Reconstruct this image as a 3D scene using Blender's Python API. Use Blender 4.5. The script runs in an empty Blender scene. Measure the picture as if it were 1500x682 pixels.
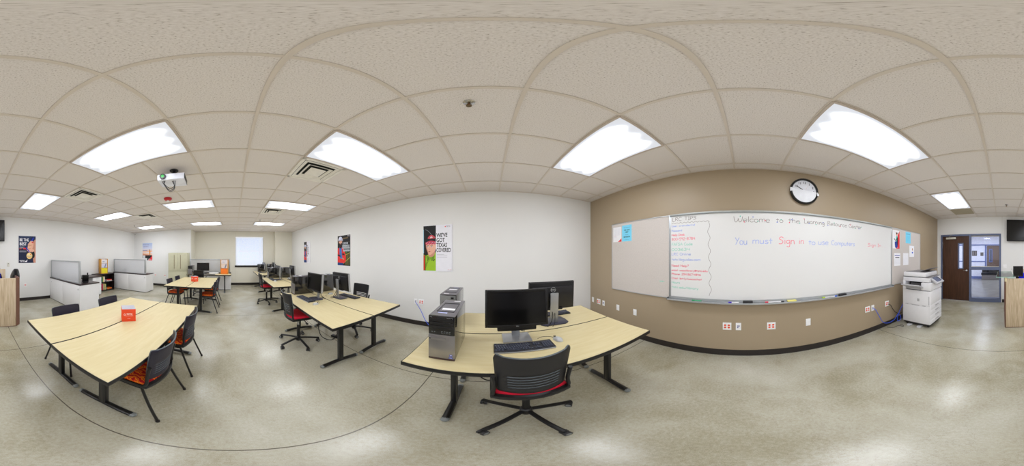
import bpy, bmesh, math, random
from math import sin, cos, pi, radians, sqrt, tan, atan2
from mathutils import Vector, Matrix
random.seed(7)
SC = bpy.context.scene
COL = SC.collection

# ------------------------------------------------------------ materials
def lin(c):
    o = []
    for v in c[:3]:
        v = v / 255.0
        o.append(v / 12.92 if v <= 0.04045 else ((v + 0.055) / 1.055) ** 2.4)
    return (o[0], o[1], o[2], 1.0)

_M = {}
def mat(name, rgb, rough=0.5, metal=0.0, var=0.06, scale=12.0, bump=0.0, bscale=200.0, spec=0.5, coat=0.0,
        emit=None, estr=1.0, stretch=None):
    """procedural principled material: a base colour gently varied by noise, optional fine bump"""
    if name in _M: return _M[name]
    m = bpy.data.materials.new(name); m.use_nodes = True
    nt = m.node_tree; N = nt.nodes; L = nt.links
    b = N['Principled BSDF']
    tc = N.new('ShaderNodeTexCoord'); mp = N.new('ShaderNodeMapping')
    L.new(tc.outputs['Object'], mp.inputs['Vector'])
    if stretch: mp.inputs['Scale'].default_value = stretch
    nz = N.new('ShaderNodeTexNoise'); nz.inputs['Scale'].default_value = scale; nz.inputs['Detail'].default_value = 3
    L.new(mp.outputs['Vector'], nz.inputs['Vector'])
    mr = N.new('ShaderNodeMapRange'); mr.inputs['From Min'].default_value = 0.3; mr.inputs['From Max'].default_value = 0.7
    mr.inputs['To Min'].default_value = 1 - var; mr.inputs['To Max'].default_value = 1 + var
    L.new(nz.outputs['Fac'], mr.inputs['Value'])
    mx = N.new('ShaderNodeVectorMath'); mx.operation = 'SCALE'
    c = lin(rgb); mx.inputs[0].default_value = c[:3]
    L.new(mr.outputs['Result'], mx.inputs['Scale']); L.new(mx.outputs['Vector'], b.inputs['Base Color'])
    b.inputs['Roughness'].default_value = rough; b.inputs['Metallic'].default_value = metal
    b.inputs['Specular IOR Level'].default_value = spec; b.inputs['Coat Weight'].default_value = coat
    if emit:
        b.inputs['Emission Color'].default_value = lin(emit); b.inputs['Emission Strength'].default_value = estr
    if bump:
        n2 = N.new('ShaderNodeTexNoise'); n2.inputs['Scale'].default_value = bscale
        L.new(mp.outputs['Vector'], n2.inputs['Vector'])
        bp = N.new('ShaderNodeBump'); bp.inputs['Strength'].default_value = bump; bp.inputs['Distance'].default_value = 0.002
        L.new(n2.outputs['Fac'], bp.inputs['Height']); L.new(bp.outputs['Normal'], b.inputs['Normal'])
    _M[name] = m
    return m

def flat(rgb, rough=0.6):
    return mat('ink_%d_%d_%d' % tuple(rgb), rgb, rough, var=0.02)

def ramp(nt, stops):
    r = nt.nodes.new('ShaderNodeValToRGB'); e = r.color_ramp.elements
    e[0].position, e[0].color = stops[0][0], lin(stops[0][1])
    e[1].position, e[1].color = stops[-1][0], lin(stops[-1][1])
    for p, c in stops[1:-1]:
        k = e.new(p); k.color = lin(c)
    return r

def wood(name, stops, sc=(1, 1, 1), scale=6.0, rough=0.4, dist=2.0):
    m = bpy.data.materials.new(name); m.use_nodes = True
    nt = m.node_tree; N = nt.nodes; L = nt.links; b = N['Principled BSDF']
    tc = N.new('ShaderNodeTexCoord'); mp = N.new('ShaderNodeMapping'); mp.inputs['Scale'].default_value = sc
    L.new(tc.outputs['Object'], mp.inputs['Vector'])
    nz = N.new('ShaderNodeTexNoise'); nz.inputs['Scale'].default_value = scale; nz.inputs['Detail'].default_value = 6
    nz.inputs['Distortion'].default_value = dist
    L.new(mp.outputs['Vector'], nz.inputs['Vector'])
    r = ramp(nt, stops); L.new(nz.outputs['Fac'], r.inputs['Fac']); L.new(r.outputs['Color'], b.inputs['Base Color'])
    b.inputs['Roughness'].default_value = rough
    return m

# ------------------------------------------------------------ geometry
class MB:
    def __init__(s): s.bm = bmesh.new(); s.mats = []
    def mi(s, m):
        if m not in s.mats: s.mats.append(m)
        return s.mats.index(m)
    def _merge(s, b2, m, M=None):
        i = s.mi(m)
        vs = [s.bm.verts.new((M @ v.co) if M else v.co) for v in b2.verts]
        b2.verts.index_update()
        for f in b2.faces:
            try:
                g = s.bm.faces.new([vs[v.index] for v in f.verts]); g.material_index = i
            except ValueError: pass
        b2.free()
    def box(s, x0, x1, y0, y1, z0, z1, m, bev=0.0, seg=2, M=None):
        b = bmesh.new(); bmesh.ops.create_cube(b, size=1)
        for v in b.verts:
            v.co = Vector(((x0+x1)/2 + v.co.x*abs(x1-x0), (y0+y1)/2 + v.co.y*abs(y1-y0), (z0+z1)/2 + v.co.z*abs(z1-z0)))
        if bev: bmesh.ops.bevel(b, geom=list(b.edges), offset=bev, segments=seg, profile=0.5, affect='EDGES')
        s._merge(b, m, M); return s
    def cyl(s, p0, p1, r, m, seg=16, r1=None, M=None):
        p0, p1 = Vector(p0), Vector(p1); d = p1 - p0
        b = bmesh.new()
        bmesh.ops.create_cone(b, cap_ends=True, segments=seg, radius1=r, radius2=r if r1 is None else r1, depth=d.length)
        R = d.to_track_quat('Z', 'Y').to_matrix().to_4x4(); R.translation = (p0+p1)/2
        bmesh.ops.transform(b, matrix=R, verts=b.verts); s._merge(b, m, M); return s
    def tube(s, pts, r, m, seg=8, sub=0, M=None, flatz=1.0):
        pts = [Vector(p) for p in pts]
        if sub: pts = spline(pts, sub)
        b = bmesh.new(); rings = []
        up = Vector((0, 0, 1)); prev = None
        for i, p in enumerate(pts):
            t = (pts[min(i+1, len(pts)-1)] - pts[max(i-1, 0)])
            if t.length < 1e-9: t = Vector((0, 0, 1))
            t.normalize()
            if prev is None:
                a = t.cross(up)
                if a.length < 0.05: a = t.cross(Vector((0, 1, 0)))
            else:
                a = prev - t * prev.dot(t)
                if a.length < 1e-4: a = t.cross(up)
            a.normalize(); prev = a; c = t.cross(a)
            rr = r[i] if isinstance(r, (list, tuple)) and not sub else (r if not isinstance(r, (list, tuple)) else r[0])
            rings.append([b.verts.new(p + a*cos(2*pi*k/seg)*rr + c*sin(2*pi*k/seg)*rr*flatz) for k in range(seg)])
        for A, B in zip(rings, rings[1:]):
            for k in range(seg): b.faces.new((A[k], A[(k+1) % seg], B[(k+1) % seg], B[k]))
        b.faces.new(rings[0][::-1]); b.faces.new(rings[-1])
        s._merge(b, m, M); return s
    def lathe(s, prof, m, seg=24, c=(0, 0, 0), M=None):
        b = bmesh.new(); rings = []
        for r, z in prof:
            rings.append([b.verts.new((c[0]+r*cos(2*pi*k/seg), c[1]+r*sin(2*pi*k/seg), c[2]+z)) for k in range(seg)])
        for A, B in zip(rings, rings[1:]):
            for k in range(seg): b.faces.new((A[k], A[(k+1) % seg], B[(k+1) % seg], B[k]))
        b.faces.new(rings[0][::-1]); b.faces.new(rings[-1])
        s._merge(b, m, M); return s
    def prism(s, poly, z0, z1, m, M=None, bev=0.0):
        b = bmesh.new()
        A = [b.verts.new((x, y, z0)) for x, y in poly]; B = [b.verts.new((x, y, z1)) for x, y in poly]
        n = len(poly); b.faces.new(A[::-1]); b.faces.new(B)
        for k in range(n): b.faces.new((A[k], A[(k+1) % n], B[(k+1) % n], B[k]))
        bmesh.ops.recalc_face_normals(b, faces=b.faces)
        if bev: bmesh.ops.bevel(b, geom=list(b.edges), offset=bev, segments=2, profile=0.5, affect='EDGES')
        s._merge(b, m, M); return s
    def face(s, pts, m):
        i = s.mi(m); vs = [s.bm.verts.new(p) for p in pts]
        f = s.bm.faces.new(vs); f.material_index = i; return s
    def build(s, name, parent=None, ang=35, smooth=True):
        me = bpy.data.meshes.new(name); bmesh.ops.recalc_face_normals(s.bm, faces=s.bm.faces) if False else None
        s.bm.to_mesh(me); s.bm.free()
        for m in s.mats: me.materials.append(m)
        if smooth:
            for p in me.polygons: p.use_smooth = True
            me.set_sharp_from_angle(angle=radians(ang))
        o = bpy.data.objects.new(name, me); COL.objects.link(o)
        if parent: o.parent = parent
        return o

def spline(pts, n):
    out = []
    P = [pts[0]] + list(pts) + [pts[-1]]
    for i in range(1, len(P)-2):
        a, b, c, d = P[i-1], P[i], P[i+1], P[i+2]
        for k in range(n):
            t = k/n
            out.append(0.5*((2*b) + (c-a)*t + (2*a-5*b+4*c-d)*t*t + (3*b-a-3*c+d)*t**3))
    out.append(P[-2]); return out

def tag(o, label=None, cat=None, group=None, kind=None):
    if label: o['label'] = label
    if cat: o['category'] = cat
    if group: o['group'] = group
    if kind: o['kind'] = kind
    return o
def thing(name, label, cat, loc=(0, 0, 0), rz=0.0, group=None):
    o = bpy.data.objects.new(name, None); COL.objects.link(o)
    o.empty_display_size = 0.1
    o.location = loc; o.rotation_euler = (0, 0, rz); return tag(o, label, cat, group)
def copy_tree(o, parent=None):
    c = o.copy(); COL.objects.link(c); c.parent = parent
    for ch in list(o.children): copy_tree(ch, c)
    return c
def again(proto, label, loc, rz=0.0, cat=None, group=None):
    c = copy_tree(proto); c.location = loc; c.rotation_euler = (0, 0, rz); c['label'] = label
    if cat: c['category'] = cat
    if group: c['group'] = group
    return c
def struct(mb, name, smooth=False):
    o = mb.build(name, smooth=smooth); o['kind'] = 'structure'; return o
WALLS = {'N': (Vector((1, 0, 0)),), 'E': (Vector((0, -1, 0)),), 'S': (Vector((-1, 0, 0)),), 'W': (Vector((0, 1, 0)),)}
def hang(o, side, p):
    """stand a flat thing modelled in x-right, y-up, z-out against a wall at point p"""
    r = WALLS[side][0]; u = Vector((0, 0, 1)); n = r.cross(u)
    M = Matrix((r, u, n)).transposed().to_4x4(); M.translation = Vector(p)
    o.matrix_world = M; return o
def WM(side, p):
    r = WALLS[side][0]; u = Vector((0, 0, 1)); n = r.cross(u)
    M = Matrix((r, u, n)).transposed().to_4x4(); M.translation = Vector(p); return M

# ------------------------------------------------------------ flat artwork
_fc = {}
def text_polys(txt, size=1.0, offset=0.0, align='LEFT', sx=1.0):
    key = (txt, size, offset, align, sx)
    if key in _fc: return _fc[key]
    cu = bpy.data.curves.new('t', 'FONT'); cu.body = txt; cu.size = size; cu.offset = offset; cu.align_x = align
    cu.resolution_u = 4; cu.fill_mode = 'FRONT'
    ob = bpy.data.objects.new('t', cu); COL.objects.link(ob)
    bpy.context.view_layer.update()
    dg = bpy.context.evaluated_depsgraph_get()
    me = bpy.data.meshes.new_from_object(ob.evaluated_get(dg))
    out = [[(me.vertices[i].co.x*sx, me.vertices[i].co.y) for i in p.vertices] for p in me.polygons]
    bpy.data.objects.remove(ob); bpy.data.curves.remove(cu); bpy.data.meshes.remove(me)
    _fc[key] = out; return out

class Art:
    """flat coloured shapes on a sheet: x right, y up, layered outwards by hairs"""
    def __init__(s, z=0.0, clip=None): s.mb = MB(); s.z = z; s.st = 0.00022; s.clip = clip
    def cut(s, pts):
        if not s.clip: return pts
        x0, y0, x1, y1 = s.clip
        for ax, lim, sg in ((0, x0, 1), (0, x1, -1), (1, y0, 1), (1, y1, -1)):
            out = []
            for i in range(len(pts)):
                p, q = pts[i-1], pts[i]; dp, dq = sg*(p[ax]-lim), sg*(q[ax]-lim)
                if dp*dq < 0:
                    k = dp/(dp-dq); out.append((p[0]+(q[0]-p[0])*k, p[1]+(q[1]-p[1])*k))
                if dq >= 0: out.append((q[0], q[1]))
            pts = out
            if len(pts) < 3: return []
        return pts
    def up(s): s.z += s.st; return s
    def poly(s, pts, m):
        s.up(); a = sum(pts[i][0]*pts[(i+1) % len(pts)][1]-pts[(i+1) % len(pts)][0]*pts[i][1] for i in range(len(pts)))
        if a < 0: pts = pts[::-1]
        pts = s.cut(pts)
        if len(pts) < 3: return s
        s.mb.face([(x, y, s.z) for x, y in pts], m); return s
    def rect(s, x0, y0, x1, y1, m): return s.poly([(x0, y0), (x1, y0), (x1, y1), (x0, y1)], m)
    def ell(s, cx, cy, rx, ry, m, n=28, a0=0, a1=2*pi, rot=0):
        p = [(rx*cos(a0+(a1-a0)*k/n), ry*sin(a0+(a1-a0)*k/n)) for k in range(n+(0 if a1-a0 > 6.2 else 1))]
        return s.poly([(cx+x*cos(rot)-y*sin(rot), cy+x*sin(rot)+y*cos(rot)) for x, y in p], m)
    def blob(s, pts, m, n=6):
        P = [Vector((x, y, 0)) for x, y in pts]; P = P[-1:]+P+P[:2]; out = []
        for i in range(1, len(P)-2):
            a, b, c, d = P[i-1], P[i], P[i+1], P[i+2]
            for k in range(n):
                t = k/n; q = 0.5*((2*b)+(c-a)*t+(2*a-5*b+4*c-d)*t*t+(3*b-a-3*c+d)*t**3); out.append((q.x, q.y))
        return s.poly(out, m)
    def line(s, pts, w, m, sub=0):
        s.up(); P = [Vector((x, y, 0)) for x, y in pts]
        if sub and len(P) > 2: P = spline(P, sub)
        L = []; R = []
        for i, p in enumerate(P):
            t = P[min(i+1, len(P)-1)]-P[max(i-1, 0)]
            if t.length < 1e-9: t = Vector((1, 0, 0))
            t.normalize(); nn = Vector((-t.y, t.x, 0))*w/2
            L.append(p+nn); R.append(p-nn)
        for i in range(len(P)-1):
            qq = s.cut([(q.x, q.y) for q in (R[i], R[i+1], L[i+1], L[i])])
            if len(qq) > 2: s.mb.face([(x_, y_, s.z) for x_, y_ in qq], m)
        s.z -= s.st*0.7; return s
    def text(s, txt, x, y, size, m, bold=0.0, align='LEFT', sx=1.0):
        s.up()
        for p in text_polys(txt, size, bold, align, sx):
            s.mb.face([(x+a, y+b, s.z) for a, b in p], m)
        return s
    def build(s, name, parent=None): return s.mb.build(name, parent, smooth=False)
# ------------------------------------------------------------ shared materials
BLACK = mat('black_plastic', (20, 20, 22), 0.42, var=0.1)
BLACKM = mat('black_metal', (15, 15, 17), 0.35, metal=0.0, var=0.1, coat=0.2)
GREYCAP = mat('grey_cap', (120, 125, 125), 0.4)
DKGREY = mat('charcoal_plastic', (44, 44, 47), 0.5)
BACKP = mat('backrest_plastic', (29, 29, 33), 0.45, bump=0.15, bscale=500)
NAVYP = mat('backrest_blue_black_plastic', (33, 30, 46), 0.5, bump=0.15, bscale=500)
RED = mat('red_upholstery', (196, 18, 48), 0.85, bump=0.3, bscale=700)
SILVER = mat('silver_plastic', (170, 172, 176), 0.32, metal=0.55)
ALU = mat('brushed_aluminium', (190, 193, 196), 0.35, metal=0.6, var=0.04)
CHROME = mat('satin_chrome', (200, 200, 202), 0.2, metal=1.0)
WHITE = mat('white_plastic', (232, 232, 232), 0.4, var=0.02)
LAM = mat('white_laminate', (222, 222, 224), 0.45, var=0.02, scale=2)
DARKTOP = mat('dark_worktop', (52, 42, 44), 0.3, var=0.12)
RUBBER = mat('black_rubber', (34, 30, 30), 0.6)
BASEB = mat('black_vinyl_baseboard', (40, 35, 34), 0.42, var=0.08)
PAPER = mat('white_paper', (232, 232, 236), 0.7, var=0.02)
ORANGE = mat('orange_card', (232, 74, 36), 0.5, var=0.03)
BLUEC = mat('blue_cable', (40, 84, 214), 0.45)
BLKC = mat('black_cable', (22, 22, 22), 0.5)
TOWERM = mat('tower_side_gloss', (20, 19, 20), 0.13, var=0.03, spec=0.9, coat=0.6)
SCREEN = mat('dark_screen_glass', (7, 7, 8), 0.2, var=0.05, spec=0.5)
LAMTOP = wood('maple_laminate', [(0.2, (197, 182, 138)), (0.5, (203, 189, 147)), (0.8, (209, 197, 158))], (1.2, 9, 1), 3.0, 0.42, 0.6)
OAK = wood('light_oak_laminate', [(0.2, (158, 136, 110)), (0.42, (190, 170, 142)), (0.6, (206, 188, 162)), (0.8, (218, 202, 178))], (6, 6, 0.55), 3.2, 0.5, 1.6)
WALNUT = wood('dark_walnut_veneer', [(0.2, (48, 30, 20)), (0.5, (68, 42, 28)), (0.8, (84, 54, 38))], (14, 14, 0.8), 3.0, 0.4, 0.8)
PINE = wood('golden_rack_wood', [(0.2, (186, 128, 44)), (0.5, (206, 150, 62)), (0.8, (222, 172, 88))], (9, 9, 1), 3.0, 0.45, 0.8)
BROWN = mat('brown_edge_panel', (108, 72, 56), 0.45, var=0.08)
BLUEF = mat('slate_blue_painted_frame', (92, 102, 130), 0.4, var=0.04)
BEIGECAB = mat('beige_cabinet_paint', (190, 188, 162), 0.45, var=0.03)
LEATHER = mat('black_leather', (18, 18, 20), 0.32, bump=0.4, bscale=90, coat=0.3)

def pattern_cushion():
    m = bpy.data.materials.new('orange_swirl_upholstery'); m.use_nodes = True
    nt = m.node_tree; N = nt.nodes; L = nt.links; b = N['Principled BSDF']
    tc = N.new('ShaderNodeTexCoord')
    w = N.new('ShaderNodeTexWave'); w.inputs['Scale'].default_value = 7; w.inputs['Distortion'].default_value = 9
    w.inputs['Detail'].default_value = 1.0; w.inputs['Detail Scale'].default_value = 2.2
    L.new(tc.outputs['Object'], w.inputs['Vector'])
    r = ramp(nt, [(0.0, (150, 12, 20)), (0.4, (196, 24, 20)), (0.6, (226, 96, 14)), (0.82, (240, 150, 24)), (1.0, (170, 30, 20))])
    L.new(w.outputs['Fac'], r.inputs['Fac']); L.new(r.outputs['Color'], b.inputs['Base Color'])
    b.inputs['Roughness'].default_value = 0.85
    return m
SWIRL = pattern_cushion()

def glass(name, tint=(225, 240, 238), rough=0.0, alpha=0.12):
    """thin architectural glass: mostly clear with a real surface reflection"""
    m = bpy.data.materials.new(name); m.use_nodes = True
    nt = m.node_tree; N = nt.nodes; L = nt.links; N.remove(N['Principled BSDF'])
    t = N.new('ShaderNodeBsdfTransparent'); t.inputs['Color'].default_value = lin(tint)
    g = N.new('ShaderNodeBsdfGlossy'); g.inputs['Roughness'].default_value = rough
    d = N.new('ShaderNodeFresnel'); d.inputs['IOR'].default_value = 1.45
    nz = N.new('ShaderNodeTexNoise'); nz.inputs['Scale'].default_value = 3
    a = N.new('ShaderNodeMath'); a.operation = 'MULTIPLY_ADD'; a.inputs[1].default_value = alpha*0.1; 
    L.new(nz.outputs['Fac'], a.inputs[0]); L.new(d.outputs['Fac'], a.inputs[2])
    mx = N.new('ShaderNodeMixShader'); L.new(a.outputs['Value'], mx.inputs['Fac'])
    L.new(t.outputs['BSDF'], mx.inputs[1]); L.new(g.outputs['BSDF'], mx.inputs[2])
    L.new(mx.outputs['Shader'], N['Material Output'].inputs['Surface'])
    return m
GLASS = glass('clear_glass', (238, 241, 250))
GREENGLASS = glass('green_edged_glass', (196, 222, 212), 0.05)
def frosted():
    m = bpy.data.materials.new('frosted_panel'); m.use_nodes = True
    nt = m.node_tree; N = nt.nodes; L = nt.links; b = N['Principled BSDF']
    b.inputs['Base Color'].default_value = lin((250, 251, 253)); b.inputs['Roughness'].default_value = 0.42
    b.inputs['Transmission Weight'].default_value = 0.92; b.inputs['IOR'].default_value = 1.15
    nz = N.new('ShaderNodeTexNoise'); nz.inputs['Scale'].default_value = 900
    bp = N.new('ShaderNodeBump'); bp.inputs['Strength'].default_value = 0.1; L.new(nz.outputs['Fac'], bp.inputs['Height'])
    L.new(bp.outputs['Normal'], b.inputs['Normal'])
    tr = N.new('ShaderNodeBsdfTranslucent'); tr.inputs['Color'].default_value = lin((246, 248, 252))
    df = N.new('ShaderNodeBsdfDiffuse'); df.inputs['Color'].default_value = lin((236, 238, 244))
    m1 = N.new('ShaderNodeMixShader'); m1.inputs['Fac'].default_value = 0.5; L.new(tr.outputs['BSDF'], m1.inputs[1]); L.new(df.outputs['BSDF'], m1.inputs[2])
    m2 = N.new('ShaderNodeMixShader'); m2.inputs['Fac'].default_value = 0.45; L.new(b.outputs['BSDF'], m2.inputs[1]); L.new(m1.outputs['Shader'], m2.inputs[2])
    L.new(m2.outputs['Shader'], N['Material Output'].inputs['Surface'])
    return m
FROST = frosted()

def floor_mat(tint=1.0, joints=True):
    m = bpy.data.materials.new('polished_concrete'); m.use_nodes = True
    nt = m.node_tree; N = nt.nodes; L = nt.links; b = N['Principled BSDF']
    tc = N.new('ShaderNodeTexCoord')
    def noise(sc, det=4, dist=0.0, rough=0.5):
        n = N.new('ShaderNodeTexNoise'); n.inputs['Scale'].default_value = sc; n.inputs['Detail'].default_value = det
        n.inputs['Distortion'].default_value = dist; n.inputs['Roughness'].default_value = rough
        L.new(tc.outputs['Object'], n.inputs['Vector']); return n
    def math_(op, a, bb=None, c=None):
        n = N.new('ShaderNodeMath'); n.operation = op
        for i, v in enumerate((a, bb, c)):
            if v is None: continue
            if isinstance(v, (int, float)): n.inputs[i].default_value = v
            else: L.new(v, n.inputs[i])
        return n.outputs['Value']
    n1 = noise(0.9, 5, 0.6); n2 = noise(3.2, 7, 0.4, 0.65); n3 = noise(46, 4, 0, 0.7); n4 = noise(240, 2)
    f = math_('ADD', math_('MULTIPLY', n1.outputs['Fac'], 0.62), math_('MULTIPLY', n2.outputs['Fac'], 0.22))
    f = math_('ADD', f, math_('MULTIPLY', n3.outputs['Fac'], 0.30))
    f = math_('ADD', f, math_('MULTIPLY', n4.outputs['Fac'], 0.26))
    f = math_('MULTIPLY_ADD', f, 1.9, -0.82)
    r = ramp(nt, [(0.0, (116, 108, 84)), (0.3, (146, 140, 118)), (0.52, (168, 164, 147)), (0.75, (182, 180, 166)), (1.0, (198, 197, 186))])
    L.new(f, r.inputs['Fac'])
    col = r.outputs['Color']
    if joints:
        sp = N.new('ShaderNodeSeparateXYZ'); L.new(tc.outputs['Object'], sp.inputs[0])
        wob = math_('MULTIPLY_ADD', noise(2.5).outputs['Fac'], 0.012, -0.006)
        X = math_('ADD', sp.outputs['X'], wob); Y = math_('ADD', sp.outputs['Y'], wob)
        acc = None
        for ax, v in ((X, -0.6), (X, -3.95), (Y, -2.275), (Y, 1.55), (X, -7.3)):
            d = math_('ABSOLUTE', math_('SUBTRACT', ax, v)); k = math_('LESS_THAN', d, 0.005)
            acc = k if acc is None else math_('MAXIMUM', acc, k)
        # hairline cracks
        vo = N.new('ShaderNodeTexVoronoi'); vo.feature = 'DISTANCE_TO_EDGE'; vo.inputs['Scale'].default_value = 0.32
        dv = N.new('ShaderNodeVectorMath'); dv.operation = 'ADD'
        nn = noise(1.6, 8, 0, 0.7); sc_ = N.new('ShaderNodeVectorMath'); sc_.operation = 'SCALE'; sc_.inputs['Scale'].default_value = 1.2
        L.new(nn.outputs['Color'], sc_.inputs[0]); L.new(tc.outputs['Object'], dv.inputs[0]); L.new(sc_.outputs['Vector'], dv.inputs[1])
        L.new(dv.outputs['Vector'], vo.inputs['Vector'])
        crack = math_('LESS_THAN', vo.outputs['Distance'], 0.0009)
        mxr = N.new('ShaderNodeMix'); mxr.data_type = 'RGBA'; mxr.inputs['B'].default_value = lin((74, 68, 58))
        L.new(math_('MULTIPLY', acc, 0.85), mxr.inputs['Factor']); L.new(col, mxr.inputs['A'])
        mx2 = N.new('ShaderNodeMix'); mx2.data_type = 'RGBA'; mx2.inputs['B'].default_value = lin((120, 108, 90))
        L.new(math_('MULTIPLY', crack, 0.35), mx2.inputs['Factor']); L.new(mxr.outputs['Result'], mx2.inputs['A'])
        col = mx2.outputs['Result']
    L.new(col, b.inputs['Base Color'])
    rr = math_('MULTIPLY_ADD', n2.outputs['Fac'], 0.12, 0.17)
    L.new(rr, b.inputs['Roughness']); b.inputs['Specular IOR Level'].default_value = 0.55
    return m
FLOORM = floor_mat()

def tile_mat():
    m = bpy.data.materials.new('acoustic_ceiling_tile'); m.use_nodes = True
    nt = m.node_tree; N = nt.nodes; L = nt.links; b = N['Principled BSDF']
    tc = N.new('ShaderNodeTexCoord')
    n = N.new('ShaderNodeTexNoise'); n.inputs['Scale'].default_value = 130; n.inputs['Detail'].default_value = 3; n.inputs['Roughness'].default_value = 0.6
    L.new(tc.outputs['Object'], n.inputs['Vector'])
    r = ramp(nt, [(0.30, (150, 142, 130)), (0.40, (201, 194, 188)), (0.6, (211, 205, 200)), (0.8, (219, 214, 210))])
    L.new(n.outputs['Fac'], r.inputs['Fac']); L.new(r.outputs['Color'], b.inputs['Base Color'])
    b.inputs['Roughness'].default_value = 0.95
    bp = N.new('ShaderNodeBump'); bp.inputs['Strength'].default_value = 0.12; bp.inputs['Distance'].default_value = 0.002
    L.new(n.outputs['Fac'], bp.inputs['Height']); L.new(bp.outputs['Normal'], b.inputs['Normal'])
    return m
TILE = tile_mat()
TBAR = mat('ceiling_grid_paint', (196, 186, 174), 0.5, var=0.02)
WALLW = mat('white_wall_paint', (221, 221, 220), 0.7, var=0.012, scale=1.5, bump=0.05, bscale=300)
WALLT = mat('tan_wall_paint', (160, 144, 121), 0.45, var=0.02, scale=1.5, bump=0.05, bscale=300)
WALLC = mat('cream_wall_paint', (216, 213, 200), 0.7, var=0.012, scale=1.5)

LIGHT_STR = 18.0
def light_mat():
    """prismatic diffuser: brighter along the tubes, dimmer at the rim (object x across, y along)"""
    m = bpy.data.materials.new('lit_diffuser'); m.use_nodes = True
    nt = m.node_tree; N = nt.nodes; L = nt.links; b = N['Principled BSDF']
    tc = N.new('ShaderNodeTexCoord'); sp = N.new('ShaderNodeSeparateXYZ'); L.new(tc.outputs['Object'], sp.inputs[0])
    def math_(op, a, bb=None, c=None):
        n = N.new('ShaderNodeMath'); n.operation = op
        for i, v in enumerate((a, bb, c)):
            if v is None: continue
            if isinstance(v, (int, float)): n.inputs[i].default_value = v
            else: L.new(v, n.inputs[i])
        return n.outputs['Value']
    w = math_('COSINE', math_('MULTIPLY', sp.outputs['X'], 2*pi/0.165))          # +1 at each of the tubes
    def smooth(v, lo_, hi_):
        n = N.new('ShaderNodeMapRange'); n.interpolation_type = 'SMOOTHSTEP'
        n.inputs['From Min'].default_value = lo_; n.inputs['From Max'].default_value = hi_; L.new(v, n.inputs['Value']); return n.outputs['Result']
    dy_ = math_('SUBTRACT', 0.592, math_('ABSOLUTE', sp.outputs['Y']))              # distance to the short ends
    dx_ = math_('SUBTRACT', 0.288, math_('ABSOLUTE', sp.outputs['X']))
    fy = math_('POWER', smooth(math_('ADD', dy_, math_('MULTIPLY', w, 0.022)), -0.01, 0.24), 3.0)
    fx = math_('POWER', smooth(dx_, -0.01, 0.10), 3.0)
    band = math_('MULTIPLY_ADD', w, 0.25, 0.75)
    e = math_('MULTIPLY_ADD', math_('MULTIPLY', math_('MULTIPLY', fy, fx), band), 1.0 - 0.62/LIGHT_STR, 0.62/LIGHT_STR)
    L.new(math_('MULTIPLY', e, LIGHT_STR), b.inputs['Emission Strength'])
    b.inputs['Emission Color'].default_value = (0.89, 0.93, 1.0, 1); b.inputs['Base Color'].default_value = (0.25, 0.25, 0.27, 1)
    b.inputs['Roughness'].default_value = 0.5
    return m

LIT = light_mat()
# ------------------------------------------------------------ camera, world
XE, YN, YS, XW = 2.16, 3.045, -5.17, -8.4
ZC = 2.785; HCAM = 1.505
cam = bpy.data.cameras.new('camera'); co = bpy.data.objects.new('camera', cam); COL.objects.link(co)
cam.type = 'PANO'
K = 1500/360.0
lo, la0, la1 = pi, -radians((682-374.7)/K), radians(374.7/K)
for tgt in (cam, getattr(cam, 'cycles', None)):
    if tgt is None: continue
    try:
        tgt.panorama_type = 'EQUIRECTANGULAR'
        tgt.latitude_min = la0; tgt.latitude_max = la1; tgt.longitude_min = -lo; tgt.longitude_max = lo
    except Exception as ex: pass
co.location = (0, 0, HCAM); co.rotation_euler = (pi/2, 0, -radians((750-717.7)/K))
cam.clip_start = 0.02
SC.camera = co
w = bpy.data.worlds.new('outdoors'); SC.world = w; w.use_nodes = True
bg = w.node_tree.nodes['Background']; bg.inputs['Color'].default_value = lin((214, 230, 255)); bg.inputs['Strength'].default_value = 1.3
SC.view_settings.view_transform = 'Standard'; SC.view_settings.look = 'None'
SC.view_settings.exposure = 0.0
SC.cycles.use_denoising = True
SC.cycles.max_bounces = 12; SC.cycles.diffuse_bounces = 7; SC.cycles.glossy_bounces = 4
SC.cycles.transparent_max_bounces = 12; SC.cycles.sample_clamp_indirect = 8
SC.cycles.use_fast_gi = True; SC.cycles.fast_gi_method = 'ADD'
w.light_settings.ao_factor = 0.31; w.light_settings.distance = 1.2
SC.cycles.caustics_reflective = False; SC.cycles.caustics_refractive = False

# ------------------------------------------------------------ shell
def slab(name, x0, x1, y0, y1, z0, z1, m):
    b = MB(); b.box(x0, x1, y0, y1, z0, z1, m); return struct(b, name)
slab('floor', -8.6, XE+0.12, YS-0.12, YN+0.12, -0.1, 0.0, FLOORM)
slab('ceiling', -8.6, XE+0.12, YS, YN+0.12, ZC, ZC+0.1, TILE)
slab('wall_north', -8.6, XE+0.12, YN, YN+0.12, 0, ZC, WALLW)
slab('wall_east', XE, XE+0.12, YS, YN, 0, ZC, WALLT)
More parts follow.
